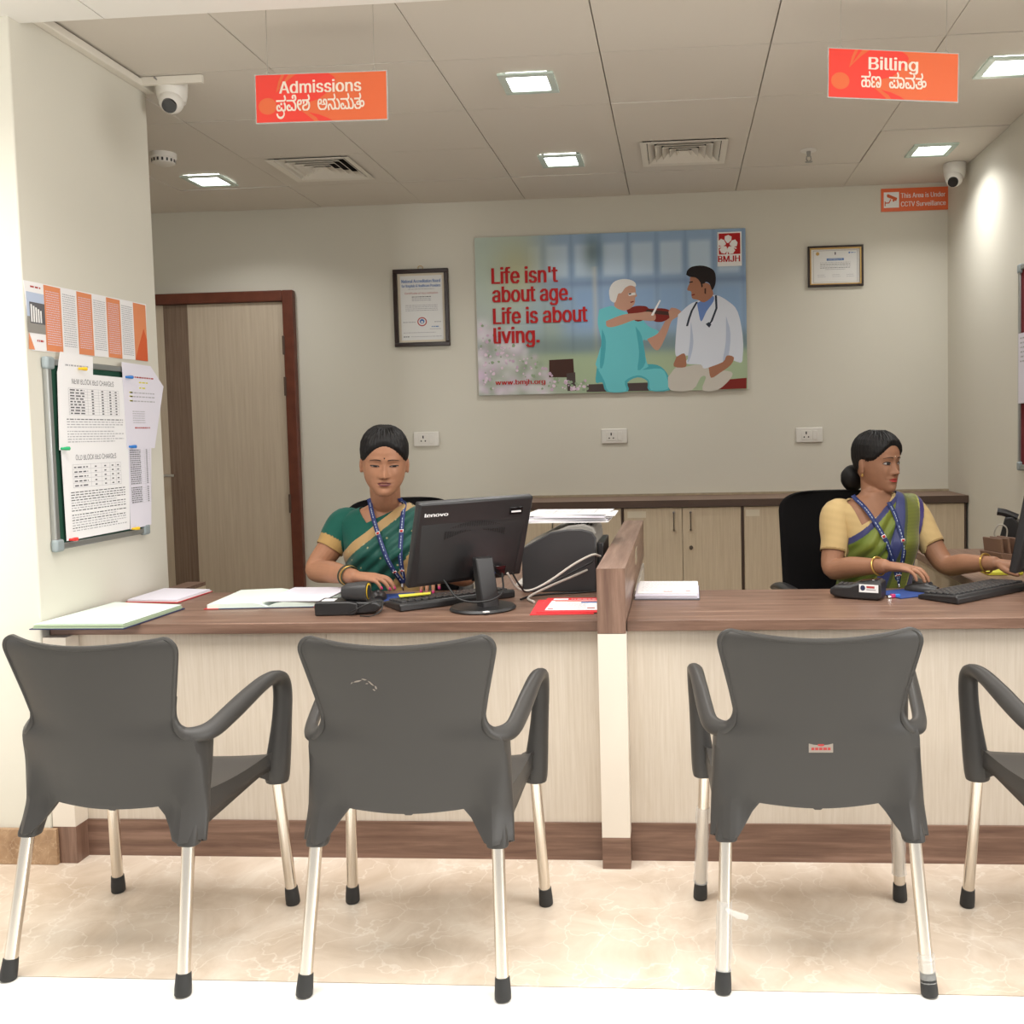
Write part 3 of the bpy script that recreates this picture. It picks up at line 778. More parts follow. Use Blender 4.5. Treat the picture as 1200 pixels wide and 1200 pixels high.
mb_ = MB()
for (a, b_, c, d_) in ((-.142, .142, .096, .102), (-.142, .142, -.102, -.096), (-.142, -.136, -.096, .096), (.136, .142, -.096, .096)): mb_.box(a, b_, -.02, -.004, c, d_)
mb_.build('gilt_slip', t, 'gilt', smooth=False)
mb = MB(); q = lambda k: (lambda u, v: (u * .28 - .14, -.006 - .0004 * k, v * .20 - .10))
rect(mb, 'cert_paper', 0, 1, 0, 1, q(0))
for a, b_, c, d_ in ((.06, .94, .935, .945), (.06, .94, .055, .065), (.06, .068, .055, .945), (.932, .94, .055, .945)): rect(mb, 'ink_soft', a, b_, c, d_, q(1))
rect(mb, 'ink_blue', .33, .67, .66, .725, q(1)); lettering(mb, 'CERTIFICATE', 'cert_paper', .5, .675, .035, .28, 8, 0, 'c', q(2))
disc(mb, 'gilt', .15, .86, .035, .05, q(1)); disc(mb, 'ink', .5, .86, .014, .045, q(1)); disc(mb, 'ink_blue', .78, .87, .018, .025, q(1)); dashes(mb, 'ink_blue', .81, .9, .86, .02, q(1), rg, n=1)
for v in (.60, .55, .50, .455, .41): dashes(mb, 'ink' if v in (.55, .455) else 'ink_soft', .2 if v != .41 else .3, .8 if v != .41 else .7, v, .014, q(1), rg, n=9)
for u in (.15, .44, .72): dashes(mb, 'ink_soft', u, u + .14, .26, .012, q(1), rg, n=3); dashes(mb, 'ink_soft', u, u + .16, .21, .010, q(1), rg, n=3)
mb.build('certificate_sheet', t, smooth=False)

# ------------------------------------------------------------------ sockets
def socket(x, z, label):
    t = thing('wall_socket', label, 'socket', (x, YB - .001, z), group='white socket plates on the back wall')
    MB().box(-.076, .076, -.012, 0, -.043, .043).build('plate', t, 'white_plastic', bevel=.005)
    MB().box(-.045, .012, -.0145, -.011, -.026, .026).build('outlet', t, 'white_plastic', bevel=.002)
    mb = MB(); mb.box(-.021, -.014, -.0155, -.014, .004, .02); mb.tube([(-.029, -.014, -.011), (-.029, -.0155, -.011)], .0042, 10).tube([(-.005, -.014, -.011), (-.005, -.0155, -.011)], .0042, 10)
    mb.build('pin_holes', t, 'gap_dark', smooth=False)
    MB().box(.02, .045, -.017, -.011, -.026, .026).build('switch', t, 'white_plastic', bevel=.002)
socket(-1.474, 1.293, 'white wall socket beside the teal saree woman\'s head')
socket(-.37, 1.287, 'white wall socket under the middle of the poster')
socket(.743, 1.27, 'white wall socket left of the green saree woman\'s head')

# ------------------------------------------------------------------ notice board and papers on the pillar (plane x = const, u = y, v = z)
t = thing('notice_board', 'green felt notice board with aluminium frame on the left pillar', 'notice board', (XP, 3.166, 1.285))
y0, y1, z0, z1 = -.268, .262, -.305, .30
MB().box(.002, .012, y0 + .01, y1 - .01, z0 + .01, z1 - .01).build('felt', t, 'board_green', smooth=False)
mb = MB()
for a, b_, c, d_ in ((y0, y1, z1 - .02, z1), (y0, y1, z0, z0 + .02), (y0, y0 + .02, z0, z1), (y1 - .02, y1, z0, z1)): mb.box(.001, .02, a, b_, c, d_)
mb.build('frame', t, 'frame_alu', bevel=.003)
for a, c in ((y0, z0), (y0, z1), (y1, z0), (y1, z1)):
    MB().box(.001, .025, a - .006 if a < 0 else a - .034, a + .034 if a < 0 else a + .006, c - .006 if c < 0 else c - .034, c + .034 if c < 0 else c + .006).build('corner_cap', t, 'corner_grey', bevel=.008, segs=3)
def sheet(name, label, poly, x, draw=None, m='paper', cat='paper', bulge=.0, group=None):
    cy = sum(p[0] for p in poly) / len(poly); cz = sum(p[1] for p in poly) / len(poly)
    t = thing(name, label, cat, (x, cy, cz), group=group)
    mb = MB(); mb.use(m).prism([(p[0] - cy, p[1] - cz) for p in poly], 'x', 0, .0012); mb.build('sheet', t, smooth=False)
    if draw:
        mb = MB(); draw(mb, lambda u, v: (.0016, u - cy, v - cz)); mb.build('print', t, smooth=False)
    return t
def table_page(title, rows):
    def d(mb, p):
        P0, P1, Z0, Z1 = rows['box']
        lettering(mb, title, 'ink', (P0 + P1) / 2, Z1 - .035, .017, (P1 - P0) * .62, 12, 0, 'c', p)
        n = rows['n']; zt = Z1 - .05; zb = zt - n * rows['h']
        a, b_ = P0 + .05, P1 - .045
        for k in range(n + 1): rect(mb, 'ink_soft', a, b_, zt - k * rows['h'], zt - k * rows['h'] + .0008, p)
        for f in (0, .36, .58, .76, .89, 1): rect(mb, 'ink_soft', a + (b_ - a) * f, a + (b_ - a) * f + .001, zb, zt, p)
        for k in range(n):
            z = zt - (k + .72) * rows['h']; h = .0042
            dashes(mb, 'ink', a + .008, a + (b_ - a) * .30, z, h, p, rg, n=2)
            for f in (.44, .64, .80, .92): rect(mb, 'ink', a + (b_ - a) * f, a + (b_ - a) * (f + .04), z, z + h, p)
        z = zb - .016
        while z > Z0 + .02:
            dashes(mb, 'ink' if rg.random() < .35 else 'ink_soft', P0 + .035, P1 - rg.choice([.025, .025, .08]), z, .0030, p, rg, n=11); z -= rg.choice([.0085, .0085, .014])
    return d
XS = XP + .022
sheet('notice_sheet', 'white paper slip peeking out behind the notice board top left', [(2.945, 1.545), (2.964, 1.61), (3.135, 1.606), (3.13, 1.53)], XS - .002, lambda mb, p: dashes(mb, 'ink_soft', 2.985, 3.11, 1.567, .005, p, rg), group='papers pinned to the green notice board')
sheet('notice_sheet', 'white notice with a table headed new block, upper left on the green board', [(2.941, 1.546), (2.931, 1.296), (3.314, 1.298), (3.32, 1.545)], XS, table_page('NEW BLOCK BED CHARGES', dict(box=(2.94, 3.315, 1.30, 1.545), n=9, h=.0095)), group='papers pinned to the green notice board')
sheet('notice_sheet', 'white notice with a table headed old block, lower left on the green board', [(2.938, 1.2965), (2.942, 1.005), (3.299, 1.007), (3.314, 1.298)], XS + .001, table_page('OLD BLOCK BED CHARGES', dict(box=(2.94, 3.305, 1.01, 1.297), n=5, h=.015)), group='papers pinned to the green notice board')
def d3(mb, p):
    dashes(mb, 'ink_red', 3.36, 3.50, 1.548, .005, p, rg); dashes(mb, 'ink_yellow', 3.40, 3.46, 1.53, .005, p, rg, n=2); dashes(mb, 'ink_yellow', 3.40, 3.44, 1.51, .005, p, rg, n=1)
    for z in (1.492, 1.478, 1.462): dashes(mb, 'ink_soft', 3.34, 3.5, z, .004, p, rg); rect(mb, 'ink_yellow', 3.335, 3.355, z, z + .005, p)
    for k in range(6): dashes(mb, 'ink_soft', 3.35, 3.43, 1.425 - k * .008, .003, p, rg)
    dashes(mb, 'ink_red', 3.36, 3.46, 1.365, .005, p, rg)
sheet('notice_sheet', 'pale sheet with a cut corner and red lines at the board\'s upper right', [(3.298, 1.60), (3.305, 1.293), (3.486, 1.292), (3.568, 1.525), (3.484, 1.597)], XS + .002, d3, 'paper_lilac', group='papers pinned to the green notice board')
def d4(mb, p):
    for k in range(26):
        if k == 17: continue
        z = 1.285 - k * .0075
        dashes(mb, 'ink', 3.322, 3.39, z, .0035, p, rg, n=4); rect(mb, 'ink', 3.425, 3.435, z, z + .003, p); rect(mb, 'ink_soft', 3.318, 3.45, z - .002, z - .0014, p)
    for y in (3.318, 3.415, 3.45): rect(mb, 'ink_soft', y, y + .001, 1.10, 1.292, p)
sheet('notice_sheet', 'pale sheet with a long list at the board\'s lower right', [(3.309, 1.2965), (3.304, 1.004), (3.44, 1.009), (3.465, 1.2965)], XS + .0005, d4, 'paper_lilac', group='papers pinned to the green notice board')
for y, z, m, L in ((3.05, 1.561, 'pin_yellow', 'yellow push pin at the top of the green board'), (2.938, 1.301, 'pin_green', 'green push pin at the left edge between two notices'), (3.318, 1.548, 'pin_blue', 'upper blue push pin on the green board'), (3.318, 1.30, 'pin_blue', 'lower blue push pin on the green board'), (2.955, 1.008, 'pin_red', 'red push pin at the lower left of the board'), (3.312, 1.006, 'pin_yellow', 'yellow push pin at the bottom of the green board')):
    o = MB().tube([(0, 0, 0), (.006, 0, 0), (.010, .012, 0), (.014, .02, 0)], [.004, .004, .006, .006], 8).build('push_pin', m=m); o.location = (XS + .003, y, z)
    tag(o, L, 'pin', 'push pins on the green board')
def dbro(mb, p):
    Y0, Y1 = 2.842, 3.508
    for k in range(8):
        a = Y0 + (Y1 - Y0) * k / 8; b_ = Y0 + (Y1 - Y0) * (k + 1) / 8
        zt, zb = 1.815 + .012 * k / 8, 1.609 + .009 * k / 8
        if k == 0:
            lay_ = lambda k: (lambda u, v: (lambda r: (r[0] + .0003 * k, r[1], r[2]))(p(u, v)))
            rect(mb, 'p_coat_shade', a, b_, 1.70, 1.785, p); rect(mb, 'grey_plastic', a, b_, 1.66, 1.71, lay_(1)); rect(mb, 'ink', a + .012, b_, 1.69, 1.755, lay_(2))
            for j in range(5): rect(mb, 'p_white', a + .016 + j * .011, a + .023 + j * .011, 1.694, 1.748 - .004 * j, lay_(3))
            dashes(mb, 'ink_red', a + .02, b_ - .015, 1.80, .005, p, rg, n=2); dashes(mb, 'ink_red', a + .04, b_ - .01, 1.635, .006, p, rg, n=2)
            shape(mb, 'bro_orange', [(a, 1.609), (a + .028, 1.609), (a + .004, 1.66)], p)
            continue
        if k % 2: rect(mb, 'bro_orange', a, b_, zb, zt, p)
        q2 = lambda u, v: (lambda r: (r[0] + .0003, r[1], r[2]))(p(u, v))
        if k == 7:
            shape(mb, 'bro_deep', [(a, zb), (b_, zb), (b_, zb + .08), (b_ - .02, zb + .12), (a + .03, zb + .06)], q2); continue
        z = zt - .02
        while z > zb + .015:
            dashes(mb, 'ink_soft' if k % 2 == 0 else 'p_petal', a + .008, b_ - .008, z, .0028, q2, rg, n=6); z -= .0072
sheet('brochure_sheet', 'orange and white unfolded brochure taped above the notice board', [(2.834, 1.817), (2.856, 1.606), (3.503, 1.618), (3.514, 1.83)], XP + .001, dbro, cat='brochure')
# maroon board on the right wall
t = thing('pin_board', 'maroon pin board with aluminium frame on the right wall', 'notice board', (XR, 4.0, 1.556))
MB().box(-.012, -.002, -.39, .39, -.435, .435).build('felt', t, 'board_maroon', smooth=False)
mb = MB()
for a, b_, c, d_ in ((-.4, .4, .425, .447), (-.4, .4, -.447, -.425), (-.4, -.378, -.425, .425), (.378, .4, -.425, .425)): mb.box(-.02, -.001, a, b_, c, d_)
mb.build('frame', t, 'frame_alu', bevel=.003)
for a in (-.385, .385):
    for c in (-.432, .432): MB().box(-.024, -.001, a - .02, a + .02, c - .02, c + .02).build('corner_cap', t, 'corner_grey', bevel=.007)
sheet('notice_sheet', 'grey white paper on the maroon board at the right picture edge', [(4.05, 1.40), (4.385, 1.40), (4.385, 1.705), (4.05, 1.705)], XR - .0225, lambda mb, p: [dashes(mb, 'ink_soft', 4.1, 4.36, 1.68 - k * .02, .006, lambda u, v: (-.001, p(u, v)[1], p(u, v)[2]), rg) for k in range(6)], 'paper_lilac')

# ------------------------------------------------------------------ cafeteria chairs
def chair():
    t = thing('cafeteria_chair', 'grey plastic armchair', 'chair', (0, 0, 0), group='grey plastic armchairs in front of the desk')
    def yb(z, u, x=None):
        k = min(max((z - .40) / .44, 0), 1)
        y = -.158 - .078 * k ** 1.15 + (.05 * u * u if abs(u) < 1 else .05)
        if x is not None:
            f = min(1, max(0, (.54 - z) / .14)); f = f * f * (3 - 2 * f)
            y -= .034 * f * math.exp(-((abs(x) - .214) / .030) ** 2)
            y -= .028 * min(1, max(0, (.42 - z) / .08))
        return y
    def hw(z, zt):
        pts = [(.33, .250), (.42, .244), (.50, .240), (.575, .236), (.597, .232), (.612, .212), (.628, .198), (.65, .194), (.70, .204), (.75, .216), (.80, .228), (.86, .240)]
        for (a, va), (b_, vb) in zip(pts[:-1], pts[1:]):
            if z <= b_: w = va + (vb - va) * (z - a) / (b_ - a); break
        d_ = zt - z; r = .034
        if d_ < r: w -= r - math.sqrt(max(0, r * r - (r - d_) ** 2))
        return w
    NU, NZ = 28, 40
    grid = []
    zt0 = .833
    zrow = [0] + [i / 26 for i in range(1, 26)] + [1 - (1 - q) for q in ()]
    ts = list(np.concatenate([np.linspace(0, .90, 34, endpoint=False), .90 + .10 * np.sin(np.linspace(0, PI / 2, 11))]))
    vv = []
    for tt in ts:
        row = []
        for i in range(NU + 1):
            u = -1 + 2 * i / NU
            zb = .421 - .004 * math.cos(u * 4) - .078 * min(1, max(0, (abs(u) - .60) / .2)) ** .8
            zt = zt0 + .015 * u * u
            z = zb + (zt - zb) * tt
            zc = .421 + (zt - .421) * max(0, (z - .421)) / (zt - .421) if z > .421 else z
            w = hw(zc, zt)
            row.append((u * w, yb(z, u, u * w), z))
        vv.append(row)
    mb = MB()
    n = NU + 1
    mb.add([p for r in vv for p in r], [(k * n + i, k * n + i + 1, (k + 1) * n + i + 1, (k + 1) * n + i) for k in range(len(vv) - 1) for i in range(NU)])
    # side wings that wrap forward under the arms
    for s in (-1, 1):
        W = []
        for k, row in enumerate(vv):
            z = row[0][2] if s < 0 else row[-1][2]
            if z > .603: break
            p = row[0] if s < 0 else row[-1]
            ext = .006 + .078 * max(0, (z - .335) / .265) ** 1.6
            W.append([(p[0] + s * .006 * math.sin(j / 5 * PI), p[1] + ext * j / 5, p[2] - .0015 * j) for j in range(6)])
        m_ = len(W[0]); mb.add([q for r in W for q in r], [(k * m_ + j, k * m_ + j + 1, (k + 1) * m_ + j + 1, (k + 1) * m_ + j) for k in range(len(W) - 1) for j in range(m_ - 1)])
    me_back = mb
    back = me_back.build('backrest', t, 'chair_plastic', angle=180)
    bm = bmesh.new(); bm.from_mesh(back.data); bmesh.ops.remove_doubles(bm, verts=bm.verts, dist=.0008); bm.to_mesh(back.data); bm.free()
    back.data.shade_smooth()
    q = back.modifiers.new('solid', 'SOLIDIFY'); q.thickness = .010; q.offset = 0
    q = back.modifiers.new('bevel', 'BEVEL'); q.width = .003; q.segments = 2; q.limit_method = 'ANGLE'; q.angle_limit = math.radians(50)
    # rim bead along the outline of the upper back
    rim = []
    k0 = next(k for k, r in enumerate(vv) if r[0][2] > .606)
    rim += [vv[k][0] for k in range(k0, len(vv))] + [vv[-1][i] for i in range(1, NU)] + [vv[k][-1] for k in range(len(vv) - 1, k0 - 1, -1)]
    MB().tube([(x, y - .002, z) for x, y, z in rim], .0065, 8).build('rim', t, 'chair_plastic')
    # leg sockets: rear
    for s in (-1, 1):
        rings = []
        for (z, cx, w, d_, cy) in ((.336, .221, .026, .022, -.152), (.345, .220, .027, .024, -.150), (.42, .214, .026, .026, -.114), (.50, .214, .018, .014, -.09)):
            rings.append([(s * cx + w * math.copysign(abs(math.cos(a)) ** .7, math.cos(a)), cy + d_ * math.copysign(abs(math.sin(a)) ** .7, math.sin(a)), z) for a in [2 * PI * k / 20 for k in range(20)]])
        MB().loft(rings).build('rear_leg_socket', t, 'chair_plastic', angle=50, bevel=.002)
    # seat with side skirts
    rows = []
    for j in range(15):
        f = j / 14; y = -.125 + .345 * f
        wdt = .236 + .022 * f
        row = []
        for i in range(17):
            u = -1 + 2 * i / 16
            z = .452 - .014 * (1 - u * u) - .012 * math.sin(PI * f) + .006 * f - (.03 * max(0, f - .85) / .15)
            row.append((u * wdt, y, z))
        zb = .365 + (.405 - .365) * min(1, f / .7)
        row = [(-wdt - .004, y, zb), (-wdt - .003, y, (zb + .44) / 2)] + row + [(wdt + .003, y, (zb + .44) / 2), (wdt + .004, y, zb)]
        rows.append(row)
    mb = MB().loft(rows, closed=False)
    f0 = rows[-1]
    mb.loft([f0, [(p[0], p[1] + .008, min(p[2], .41)) for p in f0]], closed=False)
    o = mb.build('seat', t, 'chair_plastic', angle=50)
    o.data.shade_smooth()
    q = o.modifiers.new('solid', 'SOLIDIFY'); q.thickness = .008; q.offset = -1
    MB().prism([(-.09, .43), (.09, .43), (.08, .414), (.02, .412), (.008, .400), (-.008, .400), (-.02, .412), (-.08, .414)], 'y', -.135, -.10).build('seat_rib', t, 'chair_plastic', bevel=.003)
    # arms
    for s in (-1, 1):
        path = [(.205, -.1545, .70, .004), (.1975, -.151, .668, .0055), (.1955, -.149, .642, .008), (.202, -.146, .619, .0125), (.219, -.137, .604, .017), (.240, -.112, .598, .021), (.254, -.08, .602, .023), (.262, -.03, .618, .024), (.271, .05, .645, .024), (.277, .12, .664, .024), (.280, .17, .666, .024), (.281, .203, .648, .025), (.279, .214, .605, .026), (.275, .212, .54, .027), (.269, .206, .47, .031), (.264, .201, .42, .034), (.261, .199, .385, .034), (.260, .199, .366, .031)]
        P = catmull(path, 4)
        fl = []
        for k, p in enumerate(P):
            f = k / (len(P) - 1)
            fl.append((1.0, .8) if f < .2 else (1.0, .62) if f < .45 else ((.66 + .34 * max(0, (f - .75) / .25), 1.0) if f > .62 else (1.0 - .34 * (f - .45) / .17, .62 + .38 * (f - .45) / .17)))
        a = MB().tube([(s * p[0], p[1], p[2]) for p in P], [p[3] for p in P], 14, flat=fl, up=(0, 0, 1), rnd=False)
        # gusset from the front post to the seat edge
        a.loft([[(s * .262, .175, .37), (s * .262, .215, .37), (s * .262, .215, .455), (s * .262, .175, .455)], [(s * .222, .14, .40), (s * .222, .216, .40), (s * .222, .216, .435), (s * .222, .14, .435)]])
        a.build('armrest', t, 'chair_plastic', angle=60)
    # legs
    for (x, y, x2, y2, z2) in ((-.238, -.228, -.222, -.154, .35), (.238, -.228, .222, -.154, .35), (-.277, .228, -.26, .199, .375), (.277, .228, .26, .199, .375)):
        lx = lambda k: (x + (x2 - x) * k, y + (y2 - y) * k)
        k = .035 / z2
        lg_ = MB().cyl((*lx(k), .033), (x2, y2, z2), .0155, .0155, 20).build('leg', t, 'aluminium', angle=50)
        MB().tube([(x, y, 0), (*lx(.004 / z2), .004), (*lx(.02 / z2), .02), (*lx(.05 / z2), .05)], [.0165, .0195, .0195, .0175], 20).build('rubber_foot', lg_, 'rubber', angle=40)
    return t
ch = chair()
ch.location = (-.669, 2.38, 0); ch['label'] = 'grey plastic armchair with white scuff marks in front of the teal saree woman'
mb = MB()
def sc_(x, z, y=-.222): return (x, y, z)
rgm = random.Random(5)
CH = [(ch, None)]
c0 = dup(ch, (-1.413, 2.396, 0), -6, 'leftmost grey plastic armchair, standing before the left pillar')
c2 = dup(ch, (.317, 2.43, 0), .5, 'grey plastic armchair with a small sticker low on its back')
c3 = dup(ch, (1.068, 2.44, 0), 7, 'rightmost grey plastic armchair, cut off by the right picture edge')
# scuffs (middle-left chair), sticker and cling film (third chair)
mb = MB()
SP = lambda x, z: (x, -.158 - .078 * ((z - .40) / .44) ** 1.15 + .05 * (x / .215) ** 2 - .0058, z)
for (x, z, w, h, a) in ((-.085, .752, .012, .0022, .3), (-.068, .757, .007, .0018, -.1), (-.052, .748, .010, .0020, -.7), (-.041, .738, .005, .0026, -1.1), (-.046, .732, .004, .0018, -.4), (-.10, .747, .004, .0014, .8), (-.062, .747, .004, .0012, .2)):
    c_, s_ = math.cos(a), math.sin(a)
    mb.poly([SP(x + u * c_ - v * s_, z + u * s_ + v * c_) for u, v in [(-w, 0), (-w * .4, h), (w * .5, h * .6), (w, 0), (w * .3, -h), (-w * .5, -h * .5)]])
mb.build('scuff_mark', ch, 'sticker_grey', solid=.0006)
mb = MB(); mb.use('sticker_grey').box(-.028, .028, -.1905, -.189, .56, .584)
pls = lambda u, v: (u - .028, -.1910, v + .56)
dashes(mb, 'ink_red', .006, .05, .006, .006, pls, rgm, n=4); disc(mb, 'ink_red', .028, .018, .008, .003, pls)
mb.build('sticker', c2, smooth=False)
for (x, y, x2, y2, z2, za, zb) in ((-.238, -.228, -.222, -.154, .35, .05, .2), (-.277, .228, -.26, .199, .375, .05, .27), (.277, .228, .26, .199, .375, .08, .3), (.238, -.228, .222, -.154, .35, .03, .09)):
    pts = []; rad = []
    for k in range(14):
        f = (za + (zb - za) * k / 13) / z2
        pts.append((x + (x2 - x) * f, y + (y2 - y) * f, f * z2)); rad.append(.0175 + rgm.uniform(0, .0035))
    mb = MB().tube(pts, rad, 14)
    if x < -.2 and y < 0: mb.tube(catmull([(x + .012, y + .02, .19), (x + .035, y + .0, .188), (x + .052, y + .0, .184), (x + .06, y, .18)], 3), [.004, .006, .007, .008, .008, .007, .008, .006, .007, .004], 8)
    mb.build('cling_film', c2, 'film', angle=20)
#PART2
# ------------------------------------------------------------------ things on the desk
DZ = .7508
def ledger(name, label, poly, thick, m_top, m_side, m_cover, cat='ledger', tilt=0, lines=None, group=None):
    cx = sum(p[0] for p in poly) / len(poly); cy = sum(p[1] for p in poly) / len(poly)
    t = thing(name, label, cat, (cx, cy, DZ), group=group)
    L = [(p[0] - cx, p[1] - cy) for p in poly]
    G = [(p[0] * 1.03, p[1] * 1.03) for p in L]
    MB().use(m_cover).prism(G, 'z', 0, .003).build('cover', t, smooth=False)
    mb = MB()
    rg2 = random.Random(len(label)); n = max(3, int(thick / .002))
    for k in range(n):
        z = .003 + thick * k / n; s = 1 - .02 * rg2.random() - .03 * k / n; dx, dy = rg2.uniform(-.003, .003), rg2.uniform(-.003, .003)
        mb.use(m_top if k > n - 3 else m_side).prism([(p[0] * s + dx, p[1] * s + dy) for p in L], 'z', z, z + thick / n * .8)
    mb.build('pages', t, smooth=False)
    return t
ledger('open_ledger', 'large open ledger with pale pages overhanging the desk\'s front left corner', [(-1.985, 2.79), (-1.69, 2.785), (-1.675, 3.11), (-1.955, 3.175)], .014, 'paper_green', 'paper_edge', 'cover_navy', group='ledgers on the desk')
ledger('paper_pile', 'lilac loose papers lying behind the open ledger by the pillar', [(-1.955, 3.25), (-1.76, 3.23), (-1.75, 3.46), (-1.955, 3.50)], .008, 'paper_lilac', 'paper', 'cover_red', 'papers')
t = thing('open_ledger', 'open ledger with red corners lying at the teal saree woman\'s elbow', 'ledger', (-1.40, 3.27, DZ), 4, 'ledgers on the desk')
for s in (-1, 1):
    prof = []
    for k in range(9):
        f = k / 8; prof.append((s * .20 * f, .004 + .016 * math.sin(min(1, f * 3.5) * PI / 2) * (1 - .3 * f)))
    mb = MB(); rings = [[(x, y, z) for x, z in prof] + [(x, y, .002) for x, z in prof[::-1]] for y in (-.15, .15)]
    mb.use('paper_green').loft(rings); mb.build('page_block', t, angle=50)
mb = MB().use('cover_navy').box(-.208, .208, -.156, .156, 0, .002)
mb.use('cover_red').box(-.209, -.16, -.157, -.11, 0, .0022).box(.16, .209, -.157, -.11, 0, .0022); mb.build('cover', t, smooth=False)
MB().prism([(-.02, -.14), (.19, -.16), (.21, .12), (.0, .14)], 'z', .0205, .0225).build('loose_sheet', t, 'paper_lilac')
# barcode scanner in its cradle
t = thing('barcode_scanner', 'black barcode scanner lying on its base box beside the ledger', 'scanner', (-1.105, 3.01, DZ), 3)
MB().prism([(-.062, 0), (.062, 0), (.075, .012), (.075, .038), (.05, .044), (-.058, .044), (-.064, .036)], 'y', -.04, .05).build('base_box', t, 'black_plastic', bevel=.004)
MB().prism([(.06, 0), (.13, .006), (.15, .026), (.13, .04), (.06, .042)], 'y', -.03, .04).build('handle_grip', t, 'black_plastic', bevel=.006)
MB().box(-.045, -.005, -.02, .02, .0435, .0455).build('label', t, 'label_white')
mb = MB(); rings = []
for x, w, h in ((.018, .024, .018), (.03, .032, .026), (.075, .036, .03), (.10, .037, .031)):
    rings.append([(x, .005 + w * math.copysign(abs(math.cos(a)) ** .6, math.cos(a)), .07 + h * math.copysign(abs(math.sin(a)) ** .6, math.sin(a))) for a in [2 * PI * k / 24 for k in range(24)]])
mb.loft(rings); mb.build('scanner_head', t, 'dark_plastic', angle=50)
mb = MB(); mb.use('pin_yellow').tube([(.1, .005, .07), (.1015, .005, .07)], .026, 24).use('gap_dark').tube([(.1, .005, .068), (.1025, .005, .068)], .0225, 24); mb.build('scan_window', t, smooth=False)
MB().tube(catmull([(.045, -.05, .012), (.07, -.06, .02), (.11, -.055, .038), (.15, -.04, .045), (.155, -.05, .02), (.13, -.07, .004), (.09, -.065, .0035)], 6), .0022, 8).build('cord', t, 'cable_black')
def mouse(loc, rz, label):
    t = thing('computer_mouse', label, 'mouse', loc, rz, 'black computer mice')
    R = []
    for k in range(11):
        f = k / 10; y = -.055 + .11 * f; w = .03 * math.sin(PI * (.08 + .84 * f)) ** .45; h = .028 * math.sin(PI * (.10 + .75 * f)) ** .6
        R.append([(w * math.cos(a), y, h * max(0, math.sin(a)) ** .8) for a in [PI * j / 12 for j in range(13)]] + [(0, y, 0)])
    MB().loft(R).build('shell', t, 'black_plastic', angle=60)
    MB().tube([(-.003, .03, .026), (.003, .03, .026)], .007, 12).build('scroll_wheel', t, 'dark_plastic')
    return t
mouse((-1.055, 3.27, DZ + .004), 200, 'black computer mouse under the teal saree woman\'s hand')
o = MB().box(-.10, .10, -.08, .08, 0, .003).build('mouse_pad', m='pad_blue', bevel=.001); o.location = (-1.03, 3.285, DZ); o.rotation_euler.z = .3
tag(o, 'blue mouse pad beside the left keyboard', 'mouse pad', 'blue mouse pads')
def keyboard(loc, rz, label):
    t = thing('keyboard', label, 'keyboard', loc, rz, 'black keyboards')
    MB().prism([(-.075, 0), (.075, 0), (.075, .012), (.06, .018), (-.068, .027), (-.075, .02)], 'x', -.21, .21).build('body', t, 'black_plastic', bevel=.004)
    mb = MB()
    for r in range(5):
        y = .052 - r * .024
        k = 0; x = -.195
        while x < .19:
            w = .0245 if not (r == 0 and -.09 < x < .0) else .12
            w = min(w, .195 - x)
            z = .0205 + (.06 - y) / .128 * .0085
            if w > .01: mb.box(x, x + w - .005, y - .009, y + .009, z - .004, z + .0035)
            x += w
    mb.build('keys', t, 'dark_plastic', bevel=.0015, segs=1)
    return t
# far edge of a keyboard (its y-) points at the customers' side
keyboard((-.785, 3.212, DZ), 38, 'black keyboard in front of the teal saree woman, reaching behind the monitor')
o = MB().prism([(-.055, -.022), (.05, -.018), (.058, .016), (-.05, .022)], 'z', 0, .003).build('yellow_slip', m='ink_yellow'); o.location = (-.895, 3.165, DZ + .031); o.rotation_euler.z = .5
tag(o, 'yellow paper slip lying on the left keyboard', 'paper')
keyboard((.978, 3.262, DZ), 40, 'black keyboard beside the green saree woman\'s outstretched hand')
